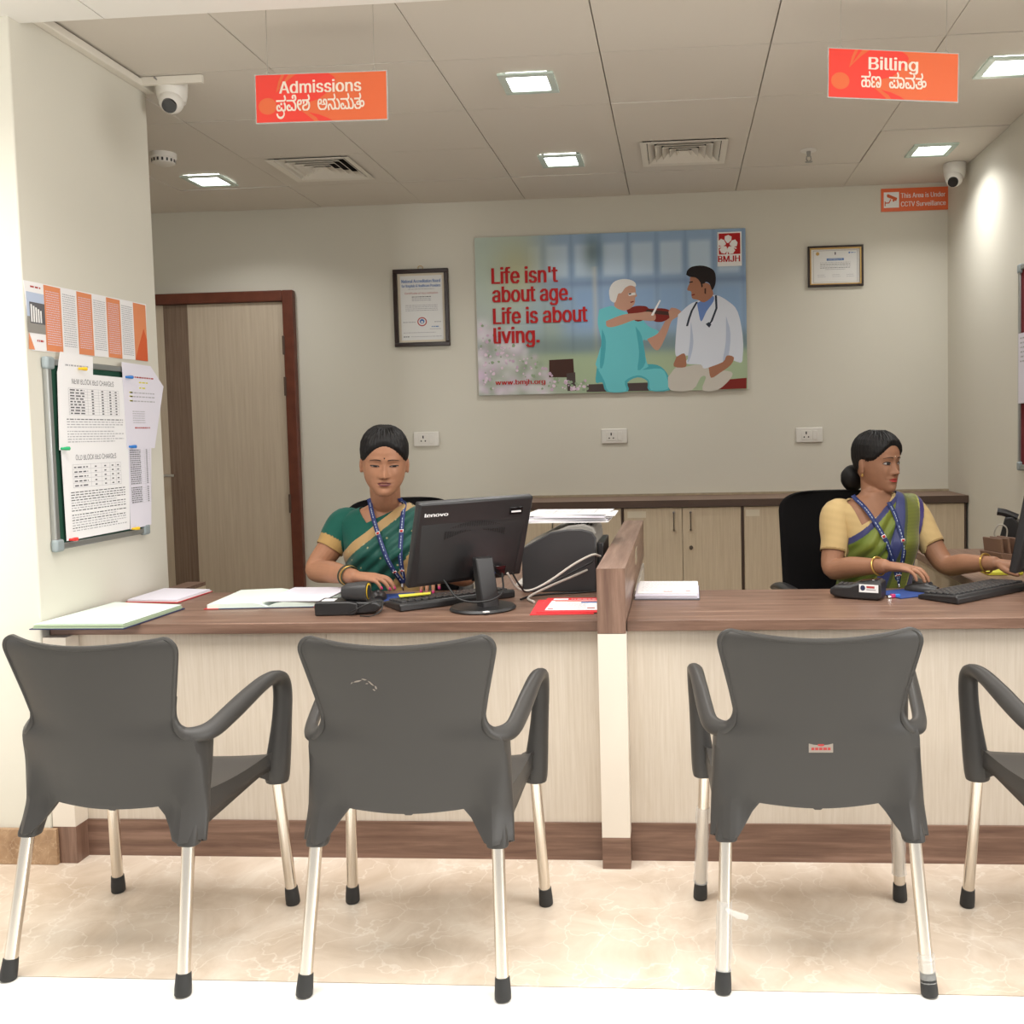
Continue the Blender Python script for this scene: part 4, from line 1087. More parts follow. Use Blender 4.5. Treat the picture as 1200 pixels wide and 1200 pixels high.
# monitors, seen from behind
def monitor(loc, rz, label, tilt=19):
    t = thing('computer_monitor', label, 'monitor', loc, rz, 'black computer monitors')
    T = Matrix.Translation((0, 0, .22)) @ Matrix.Rotation(math.radians(tilt), 4, 'X')
    W, H = .428, .290
    mb = MB(T)
    rings = []
    for y, s in ((.018, 1), (-.004, 1), (-.010, .985)):
        rings.append([(sx * W / 2 * s, y, sz * H / 2 * s) for sx, sz in ((-1, -1), (1, -1), (1, 1), (-1, 1))])
    mb.loft(rings); mb.build('back_shell', t, 'black_plastic', bevel=.004)
    mb = MB(T)
    mb.loft([[(-.19, -.008, -.137), (.19, -.008, -.137), (.20, -.009, .075), (-.20, -.009, .075)], [(-.17, -.020, -.13), (.17, -.020, -.13), (.18, -.014, .062), (-.18, -.014, .062)]])
    mb.build('back_bulge', t, 'black_plastic', bevel=.003, segs=3)
    MB(T).box(-W / 2 + .015, W / 2 - .015, .0175, .019, -H / 2 + .018, H / 2 - .014).build('screen', t, 'black_gloss', smooth=False)
    mb = MB(T)
    for k in range(9):       # arcs of vent slots
        P = [(-.115 + .23 * j / 26, -.0172 - .001, .048 + .026 * math.sin(PI * j / 26) - k * .0035) for j in range(27)]
        for j in range(0, 26): mb.poly([(P[j][0] + .0005, P[j][1] + .004 if P[j][2] > .045 else P[j][1], P[j][2] - .0008), (P[j + 1][0] - .0025, P[j + 1][1] + .004 if P[j][2] > .045 else P[j + 1][1], P[j + 1][2] - .0008), (P[j + 1][0] - .0025, P[j + 1][1] + .004 if P[j][2] > .045 else P[j + 1][1], P[j + 1][2] + .0008), (P[j][0] + .0005, P[j][1] + .004 if P[j][2] > .045 else P[j][1], P[j][2] + .0008)])
    for i in range(len(mb.v)): pass
    mb.build('vent_slots', t, 'gap_dark', smooth=False)
    mb = MB(T)
    lettering(mb, 'lenovo', 'label_white', -.192, .100, .0125, .084, 16, .035, 'l', lambda u, v: (u, -.0112, v))
    mb.build('logo', t, smooth=False)
    MB(T).box(.125, .175, -.013, -.009, .085, .112).build('lock_recess', t, 'black_gloss', bevel=.002)
    MB(T).box(.130, .168, -.0145, -.012, .094, .0995).build('lock_label', t, 'label_white')
    MB(T).box(.005, .13, -.034, -.028, -.135, -.09).build('port_panel', t, 'black_gloss', bevel=.002)
    MB(T).box(.055, .085, -.045, -.03, -.13, -.105).build('video_plug', t, 'pad_blue', bevel=.003)
    mb = MB().loft([[(sx * .032, -.095 + sy * .02, .008) for sx, sy in ((-1, -1), (1, -1), (1, 1), (-1, 1))], [(sx * .032, -.065 + sy * .015, .17) for sx, sy in ((-1, -1), (1, -1), (1, 1), (-1, 1))]])
    mb.build('neck', t, 'black_plastic', bevel=.005)
    MB().lathe([(.001, 0), (.105, 0), (.108, .004), (.102, .011), (.05, .016), (.001, .017)], (0, -.06, 0), 40).build('base', t, 'black_plastic')
    MB().box(-.062, -.044, -.172, -.16, .010, .013).build('base_label', t, 'label_white')
    return t
monitor((-.685, 3.115, DZ), 43, 'black computer monitor seen from behind in front of the teal saree woman')
monitor((1.246, 3.338, DZ), 47, 'black computer monitor edge on at the right picture edge', 11)
# printer and the papers on it
t = thing('laser_printer', 'dark grey laser printer beside the desk divider', 'printer', (-.43, 3.55, DZ))
prof = [(-.135, 0), (.13, 0), (.132, .19), (.118, .212), (.08, .222), (.03, .222), (-.03, .213), (-.135, .155)]
MB().prism(prof, 'y', -.165, -.145).build('side_panel', t, 'dark_plastic', bevel=.004)
MB().prism([(x * .99, z) for x, z in prof], 'y', -.145, .17).build('housing', t, 'printer_grey', bevel=.004)
MB().prism([(-.05, .20), (.03, .232), (.085, .238), (.12, .225), (.132, .20), (.10, .19), (0, .19)], 'y', -.13, .15).build('top_cover', t, 'printer_grey', bevel=.006)
mb = MB()
for k in range(5):
    x = .055 + k * .013; mb.box(x, x + .005, -.12, -.06, .2345 - max(0, k - 2) * .004, .2405 - max(0, k - 2) * .004)
mb.build('vent_slots', t, 'gap_dark', smooth=False)
MB().prism([(-.135, .155), (-.05, .20), (-.04, .205), (-.13, .162)], 'y', -.12, .14).build('output_tray', t, 'grey_plastic', bevel=.002)
MB().box(.132, .155, -.12, .14, .05, .17).build('rear_cover', t, 'black_plastic', bevel=.004)
MB().box(-.17, -.134, -.10, .12, .01, .022).build('paper_tray', t, 'white_plastic', bevel=.003)
t = thing('paper_stack', 'fanned stack of white forms lying on top of the printer', 'papers', (-.40, 3.55, DZ + .242))
mb = MB(); r5 = random.Random(9)
for k in range(9):
    a = r5.uniform(-.12, .12); dx = r5.uniform(-.02, .02); dy = r5.uniform(-.02, .01); c_, s_ = math.cos(a), math.sin(a)
    mb.use('paper_lilac' if k in (2, 5) else 'paper').prism([(x * c_ - y * s_ + dx, x * s_ + y * c_ + dy) for x, y in ((-.145, -.105), (.15, -.105), (.15, .105), (-.145, .105))], 'z', .0035 * k, .0035 * k + .003)
mb.build('sheets', t, smooth=False)
mb = MB(); pl = lambda u, v: (u, v, .0318)
for k in range(8): dashes(mb, 'ink_soft', -.10, .12, -.09 + k * .022, .003, pl, r5, n=5)
for x in (-.06, .03, .09): rect(mb, 'ink_soft', x, x + .0015, -.095, .09, pl)
mb.build('print', t, smooth=False)
# cables from the printer and the monitor
for nm, m, L, P in (('printer_cable', 'cable_white', 'pale printer cable arching to the monitor, upper one', [(-.285, 3.40, .875), (-.31, 3.36, .885), (-.37, 3.31, .86), (-.45, 3.26, .81), (-.51, 3.22, .785), (-.55, 3.185, .80), (-.575, 3.15, .855)]),
                    ('printer_cable', 'cable_white', 'pale printer cable running lower down across the printer side', [(-.33, 3.375, .83), (-.38, 3.34, .812), (-.46, 3.28, .785), (-.52, 3.235, .758), (-.49, 3.16, .7555)]),
                    ('power_cable', 'cable_black', 'black cable lying along the printer foot', [(-.272, 3.38, .756), (-.36, 3.35, .754), (-.45, 3.33, .754), (-.52, 3.28, .7545), (-.545, 3.22, .7545)]),
                    ('power_cable', 'cable_black', 'black cable climbing beside the pale printer cables', [(-.31, 3.37, .86), (-.42, 3.27, .815), (-.51, 3.19, .785), (-.535, 3.16, .81), (-.56, 3.145, .86)]),
                    ('monitor_cable', 'cable_black', 'thick black cable hanging behind the left monitor\'s neck', [(-.585, 3.11, .86), (-.572, 3.03, .81), (-.62, 2.985, .79), (-.70, 2.978, .80), (-.76, 3.03, .852)])):
    o = MB().tube(catmull(P, 8), .0042 if m == 'cable_white' else .0032, 8).build(nm, m=m); tag(o, L, 'cable', 'cables behind the left monitor')
# red leaflets
for k, (dx, dy, a, L) in enumerate(((0, 0, .04, 'lower red edged leaflet beside the divider, showing its red border'), (.022, .018, -.01, 'upper red edged leaflet beside the divider, white panel on top'))):
    t = thing('leaflet', L, 'leaflet', (-.373 + dx, 3.09 + dy, DZ + .0025 * k), 0, 'red edged leaflets'); t.rotation_euler.z = a
    mb = MB().use('leaflet_red').prism([(-.105, -.13), (.095, -.13), (.095, .13), (-.105, .13)], 'z', 0, .0018); mb.build('sheet', t, smooth=False)
    mb = MB(); pl = lambda u, v: (u, v, .0021)
    rect(mb, 'paper', -.082, .085, -.095, .075, pl); pl = lambda u, v: (u, v, .0024)
    rect(mb, 'bro_deep' if k else 'ink_blue', -.07, .07, .052, .066, pl); rect(mb, 'ink_blue', .02, .08, .03, .05, pl)
    for q in range(8): dashes(mb, 'ink_soft', -.05, .045, .025 - q * .014, .004, pl, r5, n=5)
    rect(mb, 'ink_red', -.075, -.058, -.08, -.065, pl); rect(mb, 'ink_red', .05, .075, -.07, -.055, pl)
    rect(mb, 'paper', -.08, -.03, .088, .112, pl); dashes(mb, 'paper', -.02, .08, .095, .008, pl, r5, n=5)
    mb.build('print', t, smooth=False)
ledger('paper_pile', 'thick stack of white forms right of the desk divider', [(-.155, 3.21), (.058, 3.20), (.062, 3.46), (-.155, 3.47)], .020, 'paper', 'paper_lilac', 'ink', 'papers')
mb = MB(); pl = lambda u, v: (u, v, DZ + .0242)
for q in range(9): dashes(mb, 'ink_soft', -.135, .04, 3.24 + q * .024, .004, pl, r5, n=8)
rect(mb, 'ink_red', .015, .03, 3.228, 3.236, pl); rect(mb, 'ink_red', -.06, -.03, 3.226, 3.232, pl)
o = mb.build('print', smooth=False); pp = [q for q in bpy.data.objects if q.name.startswith('paper_pile')]
pp = [q for q in pp if 'right of' in q['label']][0]; o.parent = pp; o.location = -pp.location
# card payment terminal
t = thing('card_terminal', 'black card payment terminal on the desk at the green saree woman\'s wrist', 'card machine', (.585, 3.215, DZ), -24)
rings = []
for x, z0_, z1_, w in ((-.088, .012, .030, .030), (-.07, .004, .042, .038), (-.02, 0, .046, .04), (.005, 0, .056, .041), (.07, 0, .064, .041), (.082, .006, .058, .038)):
    rings.append([(x, -w, z0_ + .006), (x, -w + .006, z0_), (x, w - .006, z0_), (x, w, z0_ + .006), (x, w, z1_ - .008), (x, w - .008, z1_), (x, -w + .008, z1_), (x, -w, z1_ - .008)])
MB().loft(rings).build('body', t, 'black_plastic', angle=40, bevel=.002)
MB().poly([(.008, -.03, .0565), (.068, -.03, .0645), (.068, .03, .0645), (.008, .03, .0565)]).build('display', t, 'black_gloss', solid=.0016)
mb = MB(); pl = lambda u, v: (u, -.0417, v); 
mb.use('label_white').box(.012, .074, -.0416, -.041, .026, .052); disc(mb, 'cover_navy', .024, .04, .008, .009, lambda u, v: (u, -.0420, v)); rect(mb, 'ink_red', .036, .062, .040, .047, lambda u, v: (u, -.0420, v)); rect(mb, 'ink_soft', .036, .066, .033, .037, lambda u, v: (u, -.0420, v))
mb.build('label', t, smooth=False)
mb = MB()
for i in range(4):
    for j in range(3): mb.box(-.062 + i * .015, -.052 + i * .015, -.022 + j * .016, -.012 + j * .016, .043, .0475)
mb.build('keypad', t, 'dark_plastic', bevel=.001)
o = MB().box(-.09, .11, -.07, .07, 0, .003).build('mouse_pad', m='pad_blue', bevel=.001); o.location = (.765, 3.285, DZ); o.rotation_euler.z = .45
tag(o, 'blue mouse pad under the green saree woman\'s hand', 'mouse pad', 'blue mouse pads')
mouse((.815, 3.315, DZ + .004), 235, 'black computer mouse under the green saree woman\'s hand')
t = thing('usb_stick', 'small pink and blue key stick lying beside the card terminal', 'usb stick', (.70, 3.21, DZ), 20)
MB().box(-.014, .002, -.006, .006, 0, .012).build('cap', t, 'nail_pink', bevel=.002); MB().box(.002, .02, -.005, .005, .001, .011).build('body', t, 'pin_blue', bevel=.002); MB().box(-.026, -.014, -.005, .005, .002, .009).build('plug', t, 'chrome', bevel=.0005)
# things on the side desk
o = MB().prism([(-.06, -.10), (.07, -.10), (.07, .10), (-.06, .10)], 'z', 0, .012).build('yellow_folder', m='folder_yellow', bevel=.002); o.location = (1.20, 3.76, DZ); tag(o, 'yellow folder lying behind the green saree woman\'s wrist', 'folder')
t = thing('pen_holder', 'brown wooden desk holder with upright slats on the side desk', 'desk holder', (1.31, 3.99, DZ), 25)
MB().prism([(-.06, .0), (.08, 0), (.08, .03), (-.075, .05)], 'y', -.06, .06).build('tray', t, 'wood_box', bevel=.003)
for k in range(3): MB().loft([[(-.05 + k * .036 + sx * .006, sy * .05, .02) for sx, sy in ((-1, -1), (1, -1), (1, 1), (-1, 1))], [(-.062 + k * .036 + sx * .006, sy * .05, .105) for sx, sy in ((-1, -1), (1, -1), (1, 1), (-1, 1))]]).build('slat', t, 'wood_box', bevel=.002)
t = thing('desk_phone', 'angular black desk phone half hidden behind the right monitor', 'phone', (1.42, 4.22, DZ), -20)
MB().prism([(-.07, 0), (.08, 0), (.08, .09), (.0, .17), (-.03, .165)], 'y', -.08, .08).build('body', t, 'black_plastic', bevel=.005)
MB().tube(catmull([(-.06, -.05, .19), (-.03, -.05, .185), (.02, -.05, .165)], 4), [.016] * 9, 10).build('handset', t, 'black_plastic')
MB().tube(catmull([(-.05, -.085, .06), (-.07, -.10, .10), (-.05, -.11, .14), (-.02, -.1, .12), (-.03, -.09, .04)], 6), .003, 8).build('cord', t, 'cable_white')

# ------------------------------------------------------------------ office chairs
def office_chair():
    t = thing('office_chair', 'black office chair', 'chair', (0, 0, 0), group='black office chairs behind the desk')
    def pad(z0, z1, w, y0, y1, curve):
        rings = []
        for k in range(33):
            f = math.sin(PI / 2 * (k / 32 * 2 - 1)) * .5 + .5; z = z0 + (z1 - z0) * f
            ww = w * (1 - .5 * (1 - math.sqrt(max(0, 1 - max(0, (f - .84) / .16) ** 2.4))) - .35 * max(0, (.12 - f) / .12) ** 2)
            rings.append([(ww * math.copysign(abs(math.cos(a)) ** .5, math.cos(a)), (y0 + y1) / 2 + curve * (f - .5) + .03 * 0 - .04 * (abs(math.cos(a)) ** 2) + (y1 - y0) / 2 * math.copysign(abs(math.sin(a)) ** .7, math.sin(a)), z) for a in [2 * PI * j / 28 for j in range(28)]])
        return MB().loft(rings)
    pad(.56, 1.055, .23, .20, .27, .08).build('backrest', t, 'fabric_black', angle=60, bevel=0)
    rings = []
    for k in range(9):
        f = k / 8; s = [.9, .98, 1, 1, 1, 1, 1, .97, .88][k]
        rings.append([(.25 * s * math.copysign(abs(math.cos(a)) ** .45, math.cos(a)), .0 + .24 * s * math.copysign(abs(math.sin(a)) ** .45, math.sin(a)), +.385 + .07 * f) for a in [2 * PI * j / 32 for j in range(32)]])
    MB().loft(rings).build('seat', t, 'fabric_black', angle=60)
    MB().tube(catmull([(0, .05, .41), (0, .22, .41), (0, .30, .48), (0, .29, .62)], 5), .02, 10, flat=(2, .6)).build('back_bracket', t, 'black_plastic')
    for s in (-1, 1):
        a = MB().tube(catmull([(s * .25, -.13, .685), (s * .262, -.05, .70), (s * .265, .08, .70), (s * .255, .17, .68)], 5), [.02] * 16, 12, flat=(1.5, .7), rnd=True).build('armrest', t, 'black_plastic', angle=60)
        MB().tube(catmull([(s * .20, .0, .42), (s * .275, .0, .42), (s * .29, .01, .52), (s * .265, .02, .69)], 5), .016, 10).build('armrest_post', a, 'black_plastic')
    MB().cyl((0, 0, .09), (0, 0, .42), .03, .024).build('gas_column', t, 'black_plastic')
    for k in range(5):
        a = 2 * PI * k / 5; c, s = math.cos(a), math.sin(a)
        b = MB().tube([(0, 0, .11), (c * .16, s * .16, .10), (c * .29, s * .29, .075)], [.026, .022, .016], 10).build('base_arm', t, 'black_plastic')
        MB().tube([(c * .29 - s * .018, s * .29 + c * .018, .028), (c * .29 + s * .018, s * .29 - c * .018, .028)], .028, 14).tube([(c * .29, s * .29, .03), (c * .29, s * .29, .078)], .009, 8).build('caster', b, 'black_plastic')
    return t
oc = office_chair(); oc.location = (.665, 3.75, 0); oc.rotation_euler.z = math.radians(10); oc['label'] = 'black fabric office chair behind the green saree woman'
dup(oc, (-1.12, 3.74, .035), 12, 'black office chair mostly hidden behind the teal saree woman')
bpy.data.objects['office_chair.001'].location.z = 0

# ------------------------------------------------------------------ the two receptionists
def sdpoly(px, pz, poly):
    """signed distance, positive outside the polygon"""
    P = np.array(poly, float); n = len(P)
    d = np.full(px.shape, 1e9); ins = np.zeros(px.shape, bool)
    for i in range(n):
        a, b = P[i - 1], P[i]; e = b - a; w0 = px - a[0]; w1 = pz - a[1]
        t = np.clip((w0 * e[0] + w1 * e[1]) / (e @ e), 0, 1)
        d = np.minimum(d, np.hypot(w0 - e[0] * t, w1 - e[1] * t))
        c = ((a[1] <= pz) != (b[1] <= pz)) & (px < a[0] + (pz - a[1]) / (b[1] - a[1] + 1e-12) * (b[0] - a[0]))
        ins ^= c
    return np.where(ins, -d, d)

HEAD = [(-.002, .012, .070, -.03), (.0, .024, .078, -.015), (.006, .034, .084, .005), (.018, .043, .087, .025), (.036, .052, .087, .045), (.055, .059, .0865, .066), (.075, .0645, .086, .082), (.095, .068, .0855, .092),
        (.115, .0695, .086, .098), (.135, .070, .087, .101), (.155, .069, .0855, .100), (.175, .065, .079, .094), (.192, .057, .067, .083), (.206, .045, .050, .066), (.216, .030, .030, .045), (.223, .012, .008, .022)]
JAW = 1.0
def headdim(z):
    z = min(max(z, HEAD[0][0]), HEAD[-1][0])
    for a, b in zip(HEAD[:-1], HEAD[1:]):
        if z <= b[0]:
            t = (z - a[0]) / (b[0] - a[0]); q = [a[i] + (b[i] - a[i]) * t for i in (1, 2, 3)]; q[0] *= 1 + (JAW - 1) * math.exp(-((z - .035) / .045) ** 2); return q
    return HEAD[-1][1:]
def G(d, s): return math.exp(-(d / s) ** 2)
def bumps(x, z):
    ax = abs(x); o = 0
    # nose
    if z > .060:
        k = min(1, max(0, (.120 - z) / .046)); o += (.004 + .017 * k ** 1.2) * G(x, .0058 + .0042 * k) * (1 if z > .074 else max(0, (z - .062) / .012)) * min(1, max(0, (.140 - z) / .024))
    o += .0075 * G(ax - .0115, .0055) * G(z - .0735, .0065)
    o += .009 * G(x, .006) * G(z - .078, .008)
    # brow, sockets, lids
    o += .0035 * G(ax - .027, .022) * G(z - .132, .008)
    o -= .0075 * G(ax - .031, .016) * G(z - .113, .0105)
    o += .0058 * G(ax - .031, .0125) * G(z - .1115, .0072)
    o -= .0035 * G(ax - .012, .006) * G(z - .112, .010)
    # cheeks, mouth, chin
    o += .0035 * G(ax - .040, .016) * G(z - .082, .018)
    o -= .0015 * G(ax - .026, .006) * G(z - .060, .012)
    o += .0052 * G(x, .020) * G(z - .0545, .0050)
    o += .0055 * G(x, .017) * G(z - .0425, .0050)
    o -= .0035 * G(x, .022) * G(z - .0486, .0022)
    o -= .0025 * G(x, .014) * G(z - .033, .005)
    o += .0045 * G(x, .015) * G(z - .015, .011)
    return o
def headpt(a, z, off=0.0, full=True):
    w, f, b = headdim(z)
    c, s = math.cos(a), math.sin(a)
    p = 2.0 / 2.25
    x = (w + off) * math.copysign(abs(c) ** p, c)
    if s < 0:
        y = -(f + off) * abs(s) ** p
        if full: y -= bumps(x, z) * min(1, abs(s) * 1.6)
    else:
        y = (b + off) * abs(s) ** p
    return (x, y, z + off * max(0, (z - .15) / .07))
def facept(x, z, off=.001):
    w, f, b = headdim(z)
    q = min(.999, abs(x) / w); s = (1 - q ** 2.25) ** (1 / 2.25)
    return (x, -(f * s) - bumps(x, z) * min(1, s * 1.6) - off, z)
def head_mb(mb):
    zs = list(np.linspace(-.002, .200, 82)) + list(np.linspace(.204, .223, 8))
    rings = [[headpt(2 * PI * k / 120, z) for k in range(120)] for z in zs]
    mb.loft(rings)
    for s in (-1, 1):     # ears
        T = Matrix.Translation((s * .069, .012, .098)) @ Matrix.Rotation(s * .35, 4, 'Z') @ Matrix.Rotation(-.2, 4, 'X')
        M0 = mb.M; mb.M = M0 @ T
        mb.ball((s * .004, 0, 0), (.0075, .0165, .029), 14, 12); mb.ball((s * .003, -.004, -.022), (.006, .009, .011), 10, 8)
        mb.M = M0
def face_patch(name, parent, M, m, pts_rows, off, root_inv):
    """a thin patch on the face; rows of (x,z)"""
    mb = MB(root_inv @ M)
    mb.add([facept(x, z, off) for r in pts_rows for x, z in r], [(k * len(pts_rows[0]) + i, k * len(pts_rows[0]) + i + 1, (k + 1) * len(pts_rows[0]) + i + 1, (k + 1) * len(pts_rows[0]) + i) for k in range(len(pts_rows) - 1) for i in range(len(pts_rows[0]) - 1)])
    return mb.build(name, parent, m, angle=80, solid=.0006)

def hand(mb, W, D, N, side, curl, spread=.06, thumb=(.75, .6, -.25), k=1.0):
    """palm and five fingers; W wrist, D forward, N back of the hand, side=+1 if the thumb lies along D x N"""
    W = Vector(W); D = Vector(D).normalized(); N = Vector(N); N = (N - D * N.dot(D)).normalized(); S_ = D.cross(N).normalized() * side
    tips = []
    pal = [(W - D * .02, .024, .019), (W + D * .005, .026, .018), (W + D * .03 * k, .034, .016), (W + D * .06 * k, .039, .0145), (W + D * .085 * k - N * .003, .038, .012), (W + D * .095 * k - N * .004, .034, .009)]
    rings = []
    for c, w, h in pal:
        rings.append([tuple(c + S_ * (w * k * math.copysign(abs(math.cos(a)) ** .75, math.cos(a))) + N * (h * k * math.sin(a))) for a in [2 * PI * j / 16 for j in range(16)]])
    mb.loft(rings)
    for i, (off, L, r) in enumerate(((.028, .070, .0080), (.0095, .078, .0084), (-.0095, .073, .0080), (-.027, .057, .0071))):
        p = W + D * (.082 + (.0, .005, .003, -.006)[i]) * k + S_ * off * k - N * .002
        pts = [p - D * .02 * k]; ang = 0; d0 = (D + S_ * off / .03 * spread).normalized()
        fr = [.42, .32, .26]; pts.append(p); rad = [r * 1.05, r * 1.06]
        for j in range(3):
            ang += curl[j] if not hasattr(curl[0], '__len__') else curl[i][j]
            d = d0 * math.cos(ang) - N * math.sin(ang)
            p = p + d * L * fr[j] * k; pts.append(p); rad.append(r * (1, .93, .80)[j])
        q = catmull([(*a, b) for a, b in zip(pts, rad)], 4)
        mb.tube([x[:3] for x in q], [x[3] * k for x in q], 10, rnd=True)
        nn = (N * math.cos(ang) + d0 * math.sin(ang)).normalized()
        tips.append((p - d * .004, d, nn, r))
    b = W + D * .022 * k + S_ * .024 * k - N * .004
    t_ = (D * thumb[0] + S_ * thumb[1] + N * thumb[2]).normalized(); t2 = (t_ + D * .55 - S_ * .15).normalized(); t3 = (t2 + D * .35).normalized()
    pts = [b - t_ * .012, b, b + t_ * .034 * k]; pts.append(pts[-1] + t2 * .028 * k); pts.append(pts[-1] + t3 * .022 * k)
    q = catmull([(*a, r_) for a, r_ in zip(pts, (.012, .0125, .0108, .0098, .0080))], 4)
    mb.tube([x[:3] for x in q], [x[3] * k for x in q], 10, rnd=True)
    tips.append((Vector(pts[-1]) - t3 * .003, t3, N, .009))
    return tips

def remeshed(name, mb, voxel, smooth_it):
    o = mb.build(name, None, None, smooth=False)
    m = o.modifiers.new('r', 'REMESH'); m.mode = 'VOXEL'; m.voxel_size = voxel
    s = o.modifiers.new('s', 'SMOOTH'); s.factor = .5; s.iterations = smooth_it
    dg = bpy.context.evaluated_depsgraph_get(); dg.update()
    me = bpy.data.meshes.new_from_object(o.evaluated_get(dg))
    old = o.data; o.modifiers.clear(); o.data = me; bpy.data.meshes.remove(old); me.name = name
    me.shade_smooth()
    return o

def mesh_arrays(me):
    n = len(me.vertices); P = np.empty(n * 3, np.float32); me.vertices.foreach_get('co', P); P = P.reshape(-1, 3).astype(float)
    N = np.empty(n * 3, np.float32); me.vertices.foreach_get('normal', N); N = N.reshape(-1, 3).astype(float)
    E = np.empty(len(me.edges) * 2, np.int32); me.edges.foreach_get('vertices', E)
    return P, N, E.reshape(-1, 2)
def cloth(name, parent, body, g, off, m, color=None, disp=None, smooth=0, thick=.0025):
    """cloth that follows the body where g > 0, its edge trimmed to g = 0"""
    me = body.data; P, N, E = mesh_arrays(me)
    g0 = g(P)
    F = [tuple(p.vertices) for p in me.polygons]
    Fa = np.array([f if len(f) == 4 else f + (f[-1],) for f in F])
    keepf = (g0[Fa] > 0).any(1)
    Fk = Fa[keepf]
    used = np.unique(Fk); remap = -np.ones(len(P), int); remap[used] = np.arange(len(used))
    Q = P[used].copy(); Nn = N[used]; h = 1e-4
    # pull the vertices outside onto the border
    for _ in range(3):
        gv_ = g(Q); bad = gv_ < 0
        if not bad.any(): break
        B_ = Q[bad]; gr = np.stack([(g(B_ + np.eye(3)[i] * h) - g(B_ - np.eye(3)[i] * h)) / (2 * h) for i in range(3)], 1)
        nb = Nn[bad]; gr = gr - nb * (gr * nb).sum(1, keepdims=True) * .0
        st = -gv_[bad][:, None] * gr / ((gr ** 2).sum(1, keepdims=True) + 1e-9)
        L = np.linalg.norm(st, axis=1, keepdims=True); st *= np.minimum(1, .006 / (L + 1e-9))
        Q[bad] = B_ + st
    mask = (remap[E] >= 0).all(1); Ek = remap[E[mask]]
    edgeb = g0[used] < 0
    R = Q + Nn * off
    deg = np.bincount(Ek.ravel(), minlength=len(R)).astype(float) + 1e-9
    for _ in range(smooth):
        acc = np.zeros_like(R); np.add.at(acc, Ek[:, 0], R[Ek[:, 1]]); np.add.at(acc, Ek[:, 1], R[Ek[:, 0]])
        R2 = acc / deg[:, None]
        R = np.where(edgeb[:, None], R, R * .4 + R2 * .6)
    if disp is not None: R = R + Nn * disp(R)[:, None]
    nm = bpy.data.meshes.new(name)
    faces = [tuple(dict.fromkeys(int(remap[i]) for i in f)) for f in Fk]
    nm.from_pydata(R.tolist(), [], [f for f in faces if len(f) > 2]); nm.update()
    if color is not None: setcol(nm, color(R))
    nm.materials.append(MATS[m]); nm.shade_smooth()
    o = bpy.data.objects.new(name, nm); col.objects.link(o); o.parent = parent
    q = o.modifiers.new('solid', 'SOLIDIFY'); q.thickness = thick; q.offset = 1
    return o

def torso_mb(mb, cx=0, cy=0, lean=0, s=1.0, bust=.028):
    rows = [(.505, .17, .12), (.56, .165, .12), (.64, .15, .11), (.70, .142, .104), (.76, .145, .104), (.82, .152, .106), (.88, .160, .106), (.93, .170, .100), (.965, .178, .092), (.995, .180, .080), (1.012, .168, .070), (1.028, .140, .062), (1.042, .105, .056), (1.056, .072, .052), (1.07, .056, .05)]
    R = []
    n = 64
    for z, rx, ry in rows:
        k = (z - .48) / .59
        ring = []
        for j in range(n):
            a = 2 * PI * j / n
            x = rx * s * math.copysign(abs(math.cos(a)) ** .86, math.cos(a)); y = ry * math.copysign(abs(math.sin(a)) ** .86, math.sin(a))
            if y < 0:
                y -= (bust * 1.25 * (G(abs(x) - .072, .058)) * G(z - .868, .062) + bust * .35 * G(x, .14) * G(z - .86, .08)) * min(1, -y / ry * 1.2)
            ring.append((cx + x, cy + lean * k + y, z))
        R.append(ring)
    mb.loft(R)
def limb(mb, pts, n=6, seg=22):
    q = catmull(pts, n); mb.tube([p[:3] for p in q], [p[3] for p in q], seg, rnd=True)

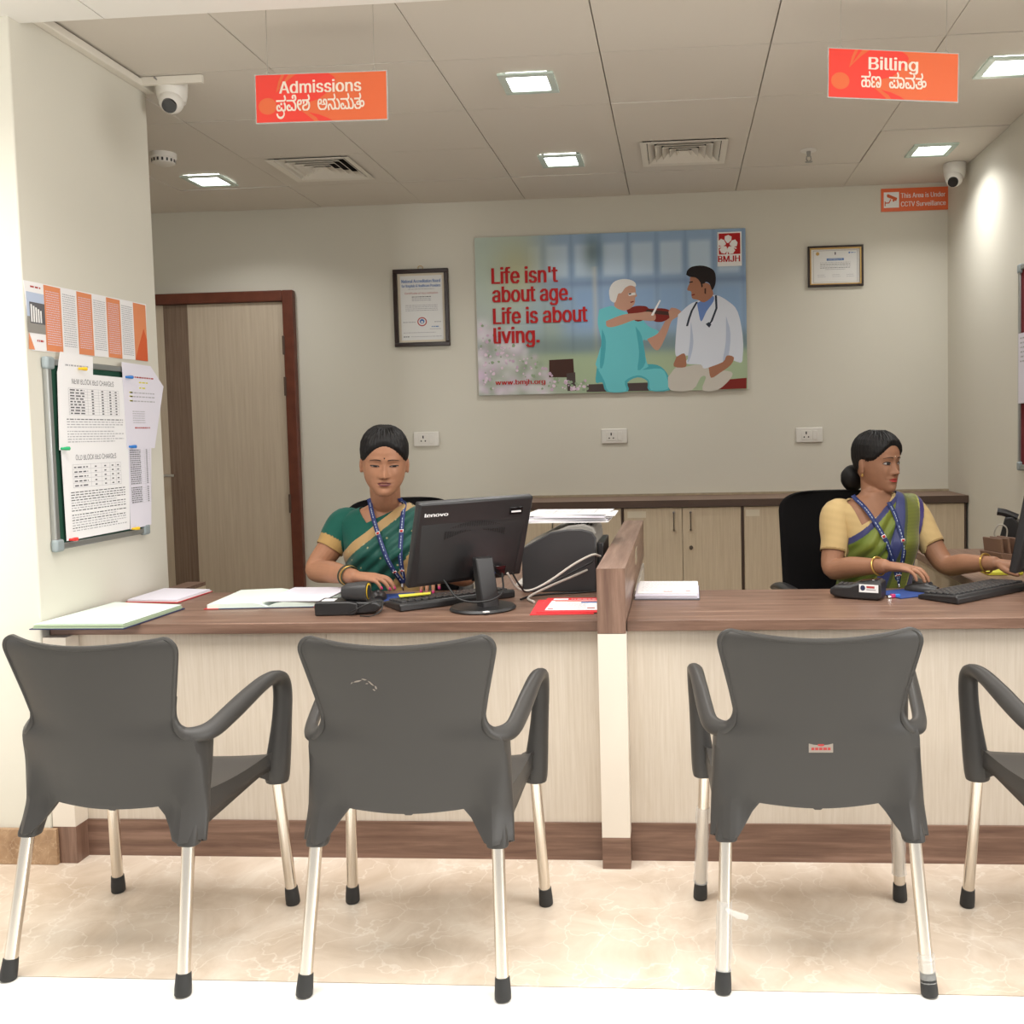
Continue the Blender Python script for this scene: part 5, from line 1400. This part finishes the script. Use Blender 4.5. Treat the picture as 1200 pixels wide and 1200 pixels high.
def person(cfg):
    global JAW
    JAW = cfg['jaw']
    t = thing('person', cfg['label'], 'person', cfg['loc'], cfg['rotz'])
    RT = Matrix.Translation(cfg['loc']) @ Matrix.Rotation(math.radians(cfg['rotz']), 4, 'Z'); inv = RT.inverted()
    L = lambda p: tuple(inv @ Vector(p[:3])) + tuple(p[3:])
    mb = MB(); mb.use(cfg['skin'])
    torso_mb(mb, 0, 0, cfg.get('lean', -.03), cfg.get('ts', 1), cfg.get('bust', .028))
    HM = inv @ Matrix.Translation(cfg['chin']) @ Matrix.Rotation(math.radians(cfg['yaw']), 4, 'Z') @ Matrix.Rotation(math.radians(cfg['roll']), 4, 'Y') @ Matrix.Rotation(math.radians(cfg['pitch']), 4, 'X') @ Matrix.Diagonal((cfg['hs'] * cfg.get('hw', 1), cfg['hs'], cfg['hs'], 1)) @ Matrix.Translation((0, .075, 0))
    # neck
    nb = HM @ Vector((0, .022, .075)); nm_ = HM @ Vector((0, .018, .012))
    limb(mb, [(0, cfg.get('lean', -.03) + .012, 1.0, .058), (0, cfg.get('lean', -.03) + .004, 1.045, .053), (*(nm_ * .7 + Vector((0, cfg.get('lean', -.03), 1.055)) * .3), .049 * cfg['nk']), (*nb, .048 * cfg['nk'])])
    M0 = mb.M; mb.M = HM; head_mb(mb); mb.M = M0
    tips = []
    for arm in cfg['arms']:
        sx = arm['side']; ln = cfg.get('lean', -.03)
        sh = (sx * .168 * cfg.get('ts', 1), ln * .85 + .01, .985)
        el = L(arm['elbow']); wr = L(arm['wrist'])
        r = arm.get('r', 1)
        m1 = [sh[i] * .5 + el[i] * .5 for i in range(3)]; m2 = [el[i] * .6 + wr[i] * .4 for i in range(3)]
        limb(mb, [(sh[0] * .72, sh[1], sh[2] - .005, .050), (*sh, .054 * r), (sh[0] * .78 + el[0] * .22 + sx * .006, sh[1] * .78 + el[1] * .22, sh[2] * .78 + el[2] * .22, .052 * r), (*m1, .047 * r), (*el, .040 * r), (*m2, .039 * r), (*[el[i] * .2 + wr[i] * .8 for i in range(3)], .029 * r), (*wr, .0255)])
        D = inv.to_3x3() @ Vector(arm['dir'])
        N_ = inv.to_3x3() @ Vector(arm['up'])
        tips.append(hand(mb, Vector(wr) + D.normalized() * .012, D, N_, arm['ts'], arm['curl'], arm.get('spread', .1), arm.get('thumb', (.75, .6, -.25)), arm.get('k', .95)))
        arm['_sh'], arm['_el'], arm['_wr'] = sh, el, wr
        arm['_hd'] = tuple(Vector(wr) + D.normalized() * .17)
    body = remeshed('body', mb, .0026, 3); body.parent = t
    # legs under the cloth are part of the seated skirt
    # ---- face
    I = Matrix()
    for s in (-1, 1):
        e = cfg['eye']
        def almond(open_, zc, w, n=12):
            up = []; lo = []
            for k in range(n + 1):
                f = -1 + 2 * k / n; h = (1 - abs(f) ** 2.2)
                up.append((s * (.031 + f * w), zc + open_ * h * .62)); lo.append((s * (.031 + f * w), zc - open_ * h * .38))
            return [lo, [((a[0] + b[0]) / 2, (a[1] + b[1]) / 2) for a, b in zip(lo, up)], up]
        rows = almond(e['open'], e['z'], .0145)
        eye = face_patch('eye', t, HM, 'eye_white', rows, .0012, I)
        cxp = s * .031 + e['look']
        ri = .0062; rr_ = []
        for k in range(5):
            zz = e['z'] - e['open'] * .36 + e['open'] * .96 * k / 4
            zz2 = zz; half = math.sqrt(max(.05, 1 - ((zz2 - e['z'] - .0008) / .0066) ** 2)) * ri
            rr_.append([(cxp + half * q, zz2) for q in (-1, -.5, 0, .5, 1)])
        face_patch('iris', eye, HM, 'iris', rr_, .0019, I)
        up = rows[2]; face_patch('lid_line', eye, HM, 'lid_line', [[(x, z - .0004) for x, z in up], [(x, z + .0029) for x, z in up]], .0021, I)
        lo = rows[0]; face_patch('lower_lash', eye, HM, 'lid', [[(x, z - .0010) for x, z in lo], [(x, z + .0002) for x, z in lo]], .0016, I)
        br = [(s * (.011 + .036 * k / 10), .1285 + e.get('brow', 0) + .0058 * math.sin(PI * (.15 + .75 * k / 10)) - .0022 * (k / 10) ** 2) for k in range(11)]
        face_patch('eyebrow', t, HM, 'brow', [[(x, z - .0016 * (1 - .6 * k / 10)) for k, (x, z) in enumerate(br)], [(x, z + .0020 * (1 - .7 * k / 10)) for k, (x, z) in enumerate(br)]], .0012, I)
        face_patch('nostril', t, HM, 'nostril', [[(s * (.004 + .006 * q), .0672 + .0016 * r_) for q in (0, .5, 1)] for r_ in (0, 1)], .0008, I)
    lips = []
    for k in range(17):
        f = -1 + 2 * k / 16; x = f * .0215
        lips.append((x, .0486 + .0010 * abs(f) - .0005, .0545 + .0016 * (1 - abs(f) ** 2) - .0020 * G(f, .16) - .0062 * abs(f) ** 2.2, .0410 - .001 + .0072 * abs(f) ** 2.4))
    lp = face_patch('lips', t, HM, cfg['lip'], [[(x, c) for x, b, a, c in lips], [(x, (c + b) / 2) for x, b, a, c in lips], [(x, b - .0004) for x, b, a, c in lips], [(x, b + .0004) for x, b, a, c in lips], [(x, (a + b) / 2) for x, b, a, c in lips], [(x, a) for x, b, a, c in lips]], .0009, I)
    face_patch('mouth_line', lp, HM, 'nostril', [[(x * 1.02, b - .0006) for x, b, a, c in lips], [(x * 1.02, b + .0006) for x, b, a, c in lips]], .0016, I)
    mb = MB(HM); mb.ball(facept(0, .1385, .0008), (.0022, .001, .0022), 10, 6); mb.build('bindi', t, cfg['bindi'])
    # ---- hair: a cap over the skull, trimmed to the hairline
    hz = list(np.linspace(.055, .222, 60))
    NA = 120; vv = []; gg = []
    for z in hz:
        for k in range(NA):
            a = 2 * PI * k / NA; off = cfg.get('hair_t', .010) * (.5 + .5 * min(1, max(0, (z - .10) / .07))) + (.0016 * math.sin(a * 46 + z * 60))
            p = headpt(a, z, off, False); vv.append(p)
            x, y = p[0], p[1]
            ax = abs(x)
            if y < 0:  # hairline on the forehead and temples
                zl = cfg['hairline'] - 9.0 * max(0, ax - cfg['part']) ** 2 * 1.0
                zl = cfg['hairline'] - (ax / .066) ** 2.2 * cfg['temple']
                k_ = min(1, max(0, (y + .064) / .034)); k_ = k_ * k_ * (3 - 2 * k_); zl = zl * (1 - k_) + min(zl, .119) * k_
                gg.append(z - zl)
            elif y < .035: gg.append(z - (.122 - max(0, y - .006) * 1.6))
            else: gg.append(z - max(.055, .09 - (y - .035) * 1.1))
    gg = np.array(gg); vv = np.array(vv)
    # lay the edge of the cap down to the scalp
    o_ = np.array([headpt(2 * PI * k / NA, z, -.002, True) for z in hz for k in range(NA)])
    w_ = np.clip(gg / .014, 0, 1)[:, None] ** .6; vv = o_ * (1 - w_) + vv * w_
    faces = []
    for r_ in range(len(hz) - 1):
        for k in range(NA):
            f = (r_ * NA + k, r_ * NA + (k + 1) % NA, (r_ + 1) * NA + (k + 1) % NA, (r_ + 1) * NA + k)
            if max(gg[list(f)]) > 0 and min(gg[list(f)]) > -.02: faces.append(f)
    faces.append(tuple((len(hz) - 1) * NA + k for k in range(NA)))
    mb = MB(HM).use('hair_black'); mb.add([tuple(v) for v in vv], faces)
    mb.build('hair', t, angle=80)
    mb = MB(HM).use('hair_black')
    bx, by, bz = cfg['bun']; R = []
    br_ = cfg['bun_r']
    for k in range(17):
        th = PI * k / 16; rr2 = math.sin(th) + .01
        R.append([(bx + br_[0] * rr2 * math.cos(a) * (1 + .04 * math.sin(5 * a + th * 6)), by - br_[1] * math.cos(th), bz + br_[2] * rr2 * math.sin(a) * (1 + .04 * math.sin(4 * a - th * 5))) for a in [2 * PI * j / 28 for j in range(28)]])
    mb.loft(R); mb.build('hair_bun', t, angle=80)
    for s in (-1, 1):
        mb = MB(HM); mb.ball((s * .0745, .004, .072), (.0048, .0048, .0048), 12, 8)
        if cfg.get('drop'): mb.ball((s * .0745, .004, .062), (.004, .004, .006), 10, 8).tube([(s * .0745, .004, .072), (s * .0745, .004, .060)], .0012, 6)
        mb.build('earring', t, 'gold' if cfg.get('drop') else 'pearl')
    # ---- nails and bangles
    for arm, tp in zip(cfg['arms'], tips):
        for i, (p, d, n, r) in enumerate(tp):
            if i in arm.get('nails', ()):
                s_ = d.cross(n).normalized(); T = Matrix((( s_.x, d.x, n.x, p.x + n.x * r * .62), (s_.y, d.y, n.y, p.y + n.y * r * .62), (s_.z, d.z, n.z, p.z + n.z * r * .62), (0, 0, 0, 1)))
                MB(T).ball((0, .002, 0), (.0050, .0075, .0022), 10, 6).build('fingernail', t, cfg['nail'])
        for (m, f, rad, thk, tl) in arm.get('bangles', ()):
            el, wr = Vector(arm['_el']), Vector(arm['_wr']); c = el.lerp(wr, f); ax = (wr - el).normalized()
            u = ax.orthogonal().normalized(); w = ax.cross(u); tv = ax * tl
            ring = [c + (u * math.cos(a) + w * math.sin(a)) * rad + ax * math.sin(a + 1) * tl for a in [2 * PI * j / 36 for j in range(37)]]
            MB().tube(ring, thk, 8, cap=False).build('bangle', t, m)
    # ---- clothes
    def armid(P): 
        out = np.full(len(P), 1e3); 
        for arm in cfg['arms']:
            sh, el = np.array(arm['_sh']), np.array(arm['_el']); d = (el - sh) / np.linalg.norm(el - sh)
            e = sh + (el - sh) * arm['sleeve']
            lin_ = cfg['armx']
            isarm = (arm['side'] * P[:, 0] > lin_(P[:, 2])) | (P[:, 1] < cfg['armfront'])
            if arm['side'] > 0: isarm &= P[:, 0] > 0
            else: isarm &= P[:, 0] < 0
            v = (e - P) @ d
            out = np.where(isarm, np.minimum(out, v), out)
        return out
    def seg(P, a, b):
        a, b = np.array(a[:3]), np.array(b[:3]); e = b - a; t_ = np.clip(((P - a) @ e) / (e @ e), 0, 1)
        return np.linalg.norm(P - a - t_[:, None] * e, axis=1)
    def g_saree(P):
        g = cfg['g_saree'](P)
        for arm in cfg['arms']:
            g = np.minimum(g, seg(P, arm['_el'], arm['_wr']) - .056); g = np.minimum(g, seg(P, arm['_wr'], arm['_hd']) - .062)
            if arm['side'] < 0: g = np.minimum(g, seg(P, arm['_sh'], arm['_el']) - .060 * arm['r'])
            else: g = np.minimum(g, np.where(P[:, 2] < .90, seg(P, arm['_sh'], arm['_el']) - .058, g))
        return g
    def g_blouse(P):
        sd = sdpoly(P[:, 0], P[:, 2], cfg['neck_poly'])
        sdb = sdpoly(P[:, 0], P[:, 2], [(-.10, 1.02), (.10, 1.02), (.11, 1.6), (-.11, 1.6)])
        gn = np.where(P[:, 1] < cfg.get('lean', -.03) + .0, sd, sdb)
        gn = np.minimum(gn, 1.056 - P[:, 2])
        for arm in cfg['arms']: gn = np.minimum(np.minimum(gn, P[:, 1] + .178), seg(P, arm['_el'], arm['_wr']) - .052)
        return np.minimum(np.minimum(gn, armid(P)), .035 - g_saree(P))
    def sleeve_d(P):
        out = np.full(len(P), 1.0)
        for arm in cfg['arms']:
            sh, el = np.array(arm['_sh']), np.array(arm['_el']); d = (el - sh) / np.linalg.norm(el - sh)
            out = np.where(arm['side'] * P[:, 0] > cfg['armx'](P[:, 2]), (sh + (el - sh) * arm['sleeve'] - P) @ d, out)
        return out
    cloth('blouse', t, body, g_blouse, .004, 'blouse_cloth', lambda R: cfg['blouse_color'](R, sleeve_d(R)), None, 3)
    cloth('saree', t, body, g_saree, .010, cfg['silk'], cfg['saree_color'], cfg['saree_disp'], 30, .003)
    # skirt of the saree over the seated lap
    R = []
    for (y, z, rx, rz_) in ((.14, .56, .16, .08), (.08, .585, .185, .105), (-.02, .575, .195, .10), (-.16, .56, .195, .085), (-.30, .54, .20, .085), (-.40, .50, .19, .09), (-.46, .40, .18, .10), (-.46, .22, .18, .10), (-.46, .06, .185, .10), (-.46, .03, .185, .10)):
        steep = 1 if z < .45 else 0
        ring = []
        for j in range(40):
            a = 2 * PI * j / 40; w = 1 + .03 * math.sin(9 * a)
            ring.append((rx * w * math.cos(a), y + (rz_ * w * math.sin(a) if z < .46 else (0 if z > .51 else rz_ * .5 * math.sin(a))), z + (0 if z < .46 else rz_ * w * math.sin(a))))
        R.append(ring)
    mb = MB(); mb.loft(R); cc = [cfg['saree_plain']] * len(mb.v); mb.use(cfg['silk']); mb.mi = [0] * len(mb.f)
    mb.build('saree_skirt', t, colors=cc, angle=80)
    for s in (-1, 1): MB().ball((s * .09, -.50, .03), (.04, .11, .03), 14, 8).build('sandal', t, 'cover_navy')
    # ---- lanyard on the chest
    P, N, E = mesh_arrays(body.data)
    front = P[(N[:, 1] < 0) & (P[:, 1] > -.165)]
    def surf(x, z, off):
        d = (front[:, 0] - x) ** 2 + (front[:, 2] - z) ** 2 
        sel = np.argsort(d)[:10]
        sel = sel[front[sel, 1] < front[sel, 1].min() + .03]
        return (x, float(front[sel, 1].mean()) - off, z)
    mbs = MB(); mbs.use('lanyard')
    strips = []
    for st in cfg['lanyard']:
        pts = catmull([(x, z) for x, z in st], 10)
        V3 = [surf(p[0], p[1], .018 + .004 * math.sin(PI * k / len(pts))) for k, p in enumerate(pts)]
        ys_ = np.array([v[1] for v in V3]); 
        for _ in range(8): ys_[1:-1] = (ys_[:-2] + ys_[1:-1] * 2 + ys_[2:]) / 4
        V3 = [(v[0], min(y, v[1] + .004), v[2]) for v, y in zip(V3, ys_)]
        A, Bv = [], []
        for k in range(len(V3)):
            a, b = Vector(V3[max(k - 1, 0)]), Vector(V3[min(k + 1, len(V3) - 1)]); d = (b - a).normalized(); s_ = d.cross(Vector((0, -1, 0))).normalized()
            A.append(tuple(Vector(V3[k]) - s_ * .0085)); Bv.append(tuple(Vector(V3[k]) + s_ * .0085))
        mbs.use('lanyard').add(A + Bv, [(k, k + 1, len(A) + k + 1, len(A) + k) for k in range(len(A) - 1)])
        n = len(A)
        for k in range(3, n - 3):    # woven writing too small to read, and a square emblem
            q = lambda f, g_: tuple(Vector(A[k]).lerp(Vector(Bv[k]), f).lerp(Vector(A[k + 1]).lerp(Vector(Bv[k + 1]), f), g_) + Vector((0, -.0013, 0)))
            if k in (int(n * .42), int(n * .8)): mbs.use('p_white').poly([q(.05, 0), q(.95, 0), q(.95, 1), q(.05, 1)]); mbs.use('p_red').poly([tuple(Vector(v) + Vector((0, -.0006, 0))) for v in (q(.2, .15), q(.8, .15), q(.8, .85), q(.2, .85))])
            elif k % 6: mbs.use('p_coat_shade').poly([q(.42, .1), q(.58, .1), q(.58, .8), q(.42, .8)])
    mbs.build('lanyard', t, angle=70, solid=.0012)
    ex, ez = cfg['lanyard'][0][-1]
    p0 = surf(ex, ez, .022)
    MB().tube([p0, (p0[0], p0[1] - .002, p0[2] - .012)], .006, 10).tube([(p0[0], p0[1] - .002, p0[2] - .012), (p0[0] + .002, p0[1] - .002, p0[2] - .04)], .003, 8).ball((p0[0] + .002, p0[1] - .003, p0[2] - .044), (.005, .004, .007)).build('lanyard_clip', t, 'chrome')
    return t

def band(P, a, b):
    """signed distance to the line a->b in the x,z plane, positive on its right-hand (lower right) side"""
    e = np.array(b, float) - np.array(a, float); e /= np.linalg.norm(e)
    return (P[:, 0] - a[0]) * e[1] - (P[:, 2] - a[1]) * e[0]
def mixc(c, m, col_): m = np.clip(m, 0, 1)[:, None]; return c * (1 - m) + np.array(lin(col_)[:3]) * m
def base(n, col_): return np.tile(np.array(lin(col_)[:3]), (n, 1))

# --- woman in the teal saree; x,z below are relative to her own base
X1 = -1.113
def T1(x, z): return (x - X1, z)
dots1 = [T1(-1.108 + (px - 449) * .0032, 1.209 - (py - 545) * .00318) for px, py in ((411, 645), (416, 654), (427, 663), (430, 636), (436, 640), (457, 629), (450, 652), (465, 609), (486, 600), (484, 622), (470, 660), (442, 672), (420, 675), (488, 585), (497, 612), (405, 668))]
def col_blouse1(R, sd):
    c = base(len(R), (12, 84, 72)); zig = .036 + .004 * np.abs(((R[:, 0] * 90 + R[:, 1] * 70) % 1) * 2 - 1)
    return mixc(c, (sd < zig) * 1.0, (176, 142, 88))
LA, LB, LC = T1(-1.27, .872), T1(-1.045, 1.052), T1(-.985, 1.092)
def gs1(P):
    b1 = band(P, LA, LB); b2 = band(P, LB, LC)
    g = np.where(P[:, 1] < -.03, np.minimum(b1, np.where(P[:, 0] > LB[0], b2, b1)), np.minimum(P[:, 0] - .05 + (1.05 - P[:, 2]) * .9, .02 + 0 * b1))
    g = np.minimum(g, P[:, 0] + .168); g = np.minimum(g, .225 - P[:, 0])
    g = np.where((P[:, 0] > .10) & (P[:, 2] < .93), np.minimum(g, .176 - P[:, 0]), g)
    return np.minimum(np.minimum(g, P[:, 1] + .165), 1.052 - P[:, 2])
def colS1(R):
    c = base(len(R), (8, 76, 66)); b1 = band(R, LA, LB)
    zig = .030 + .003 * np.abs(((R[:, 0] * 80) % 1) * 2 - 1)
    c = mixc(c, (b1 < .028) * (R[:, 1] < 0) * 1.0, (172, 140, 92))
    pb = band(R, T1(-1.11, .70), T1(-.99, .90)) + .004 * np.abs(((R[:, 2] * 70) % 1) * 2 - 1)
    c = mixc(c, ((pb > 0) & (pb < .10)) * 1.0, (180, 148, 98))
    for (x, z) in dots1: c = mixc(c, ((R[:, 0] - x) ** 2 + (R[:, 2] - z) ** 2 < .0032 ** 2) * 1.0, (170, 160, 120))
    return c
def disp1(R):
    b1 = band(R, LA, LB); f = np.exp(-((b1 - .11) / .10) ** 2)
    return .0035 * np.sin(b1 * 150 + R[:, 0] * 6) * f + .002 * np.sin(b1 * 90 + 3 * R[:, 2]) + .0012 * np.sin(R[:, 2] * 60 + R[:, 0] * 45)
person(dict(label='woman in a teal saree with gold borders, looking down at her keyboard', loc=(X1, 3.625, 0), rotz=0, skin='skin_tan', lean=-.03,
    chin=(-1.07, 3.43, 1.098), yaw=17, pitch=11, roll=2, hs=1.05, jaw=1.13, hw=1.05, nk=1.14, lip='lip_plum', bindi='black_gloss', nail='nail_pink',
    eye=dict(open=.0036, z=.1085, look=.0015, brow=-.001), hairline=.177, temple=.046, part=.03, bun=(0, .112, .085), bun_r=(.05, .035, .045), hair_t=.011,
    arms=[dict(side=-1, elbow=(-1.37, 3.525, .822), wrist=(-1.16, 3.335, .822), dir=(.95, -.25, -.02), up=(-.05, -.1, 1), ts=-1, curl=[(.25, .55, .45), (.2, .5, .4), (.2, .5, .4), (.2, .5, .4)], sleeve=.56, r=1.05, nails=(0, 1, 2, 3, 4), spread=.12,
               bangles=(('bangle_green', .82, .036, .0028, .004), ('gold', .87, .034, .0026, .006), ('bangle_green', .90, .033, .0022, .005))),
          dict(side=1, elbow=(-.80, 3.52, .80), wrist=(-.885, 3.385, .830), dir=(.15, -.98, -.08), up=(0, -.05, 1), ts=1, curl=[(.3, .5, .4)] * 4, sleeve=.56, r=1.08, nails=(0, 1, 2, 3), bangles=(('gold', .86, .034, .0026, .004),))],
    armx=lambda z: np.where(z > .93, .172, .165), armfront=-.15,
    neck_poly=[T1(-1.27, 1.12), T1(-1.232, 1.07), T1(-1.168, .992), T1(-1.05, 1.045), T1(-.985, 1.085), T1(-.98, 1.5), T1(-1.27, 1.5)],
    blouse_color=col_blouse1, silk='silk_teal', g_saree=gs1, saree_color=colS1, saree_disp=disp1, saree_plain=lin((8, 76, 66))[:3],
    lanyard=[[T1(-1.165, 1.085), T1(-1.145, 1.03), T1(-1.105, .935), T1(-1.06, .835), T1(-1.031, .77)], [T1(-1.043, 1.085), T1(-1.032, 1.04), T1(-1.028, .94), T1(-1.026, .84), T1(-1.027, .77)]]))

# --- woman in the green saree, turned towards her screen at the right
X2, Y2, TH = .735, 3.745, 16
cT = math.cos(math.radians(TH))
def T2(px, py): return ((.742 + (px - 1030) * .00322 - X2 - .03) / cT, 1.17 - (py - 545) * .0032)
def col_blouse2(R, sd):
    c = base(len(R), (204, 176, 124)); n = np.sin(R[:, 2] * 220 + R[:, 0] * 60) * .5 + .5
    c = mixc(c, n * .12, (170, 140, 92)); return mixc(c, (sd < .006) * .8, (150, 118, 74))
SA, SB, SC = T2(985, 640), T2(1036, 596), T2(1052, 583)
W0, W1 = (T2(1053, 588), T2(1024, 680)), (T2(1089, 590), T2(1066, 680))
def strip(R):
    z = R[:, 2]
    f = (W0[0][1] - z) / (W0[0][1] - W0[1][1]); xl = W0[0][0] + (W0[1][0] - W0[0][0]) * f
    f = (W1[0][1] - z) / (W1[0][1] - W1[1][1]); xr = W1[0][0] + (W1[1][0] - W1[0][0]) * f
    return (R[:, 0] - xl) / (xr - xl)
def gs2(P):
    b1 = band(P, SA, SB); b2 = band(P, SB, SC)
    g = np.where(P[:, 1] < -.03, np.minimum(b1, np.where(P[:, 0] > SB[0], b2, b1)), np.minimum(P[:, 0] - .055 + (1.05 - P[:, 2]) * .9, .02 + 0 * b1))
    s = strip(P); g = np.where(P[:, 1] < 0, np.minimum(g, np.where(P[:, 2] > .78, (1.03 - s) * .10, 1)), g)
    g = np.minimum(g, P[:, 0] + .162); g = np.minimum(g, .20 - P[:, 0])
    return np.minimum(np.minimum(g, P[:, 1] + .17), 1.052 - P[:, 2])
def colS2(R):
    x, z = R[:, 0], R[:, 2]; b1 = band(R, SA, SB); s = strip(R)
    c = base(len(R), (98, 118, 32))
    q = np.sin(b1 * 60 + x * 22) * .5 + .5; c = mixc(c, q * .45, (142, 140, 42))
    c = mixc(c, np.exp(-((x + .10) / .05) ** 2 - ((z - .80) / .06) ** 2) * .85, (44, 56, 30)); c = mixc(c, np.exp(-((x + .02) / .04) ** 2 - ((z - .90) / .03) ** 2) * .35, (60, 72, 34))
    c = mixc(c, (b1 < .013) * (R[:, 1] < 0) * 1.0, (48, 50, 100))
    front = (R[:, 1] < .02) * 1.0
    c = mixc(c, ((s > -.05) & (s < .25)) * front, (52, 58, 108)); c = mixc(c, ((s > .25) & (s < .34)) * front, (70, 78, 44))
    zar = np.sin(z * 520) * .5 + .5
    c = mixc(c, ((s >= .34) & (s < .87)) * front, (112, 118, 44)); c = mixc(c, ((s >= .34) & (s < .87)) * front * zar * .3, (86, 92, 36))
    c = mixc(c, ((s >= .83) & (s < .87)) * front, (172, 170, 84)); c = mixc(c, ((s >= .87)) * front, (58, 44, 110))
    return c
def disp2(R):
    b1 = band(R, SA, SB); s = strip(R); d = R[:, 0] * .35 + b1
    m_ = np.clip(1 - np.exp(-((b1) / .02) ** 2), 0, 1) * (s < 0)
    return .0045 * np.sin(d * 120) * m_ + .006 * np.clip((s + .05) * 4, 0, 1) * np.clip((1.05 - s) * 6, 0, 1) + .0012 * np.sin(R[:, 2] * 60)
person(dict(label='woman in a green and blue saree with a hair bun, facing right', loc=(X2, Y2, 0), rotz=TH, skin='skin_warm', lean=-.03, ts=.90, bust=.024,
    chin=(.792, 3.672, 1.066), yaw=36, pitch=3, roll=0, hs=.985, jaw=1.0, nk=.98, lip='lip_red', bindi='pearl', nail='nail_red', drop=True,
    eye=dict(open=.0098, z=.110, look=.0028, brow=.001), hairline=.178, temple=.046, part=.03, bun=(0, .124, .040), bun_r=(.050, .045, .052), hair_t=.011,
    arms=[dict(side=-1, elbow=(.565, 3.62, .792), wrist=(.705, 3.395, .829), dir=(.85, -.50, -.02), up=(.1, -.1, 1), ts=-1, curl=[(.2, .5, .4), (.22, .5, .4), (.25, .5, .4), (.3, .5, .4)], sleeve=.70, r=.98, nails=(0,), spread=.12, bangles=(('gold', .90, .032, .0034, .006),)),
          dict(side=1, elbow=(.985, 3.66, .795), wrist=(1.105, 3.48, .822), dir=(.78, -.60, -.02), up=(0, -.1, 1), ts=1, curl=[(.25, .45, .3)] * 4, sleeve=.66, r=.96, nails=(), bangles=(('gold', .86, .034, .0038, .004),))],
    armx=lambda z: np.where(z > .93, .165, .158), armfront=-.158,
    neck_poly=[T2(990, 560), T2(998, 583), T2(1008, 614), T2(1036, 599), T2(1048, 583), T2(1052, 540), T2(1052, 420), T2(990, 420)],
    blouse_color=col_blouse2, silk='silk_green', g_saree=gs2, saree_color=colS2, saree_disp=disp2, saree_plain=lin((96, 116, 36))[:3],
    lanyard=[[T2(1006, 580), T2(1015, 600), T2(1030, 635), T2(1043, 668), T2(1047, 683)], [T2(1041, 588), T2(1045, 605), T2(1049, 640), T2(1048, 668), T2(1047, 683)]]))
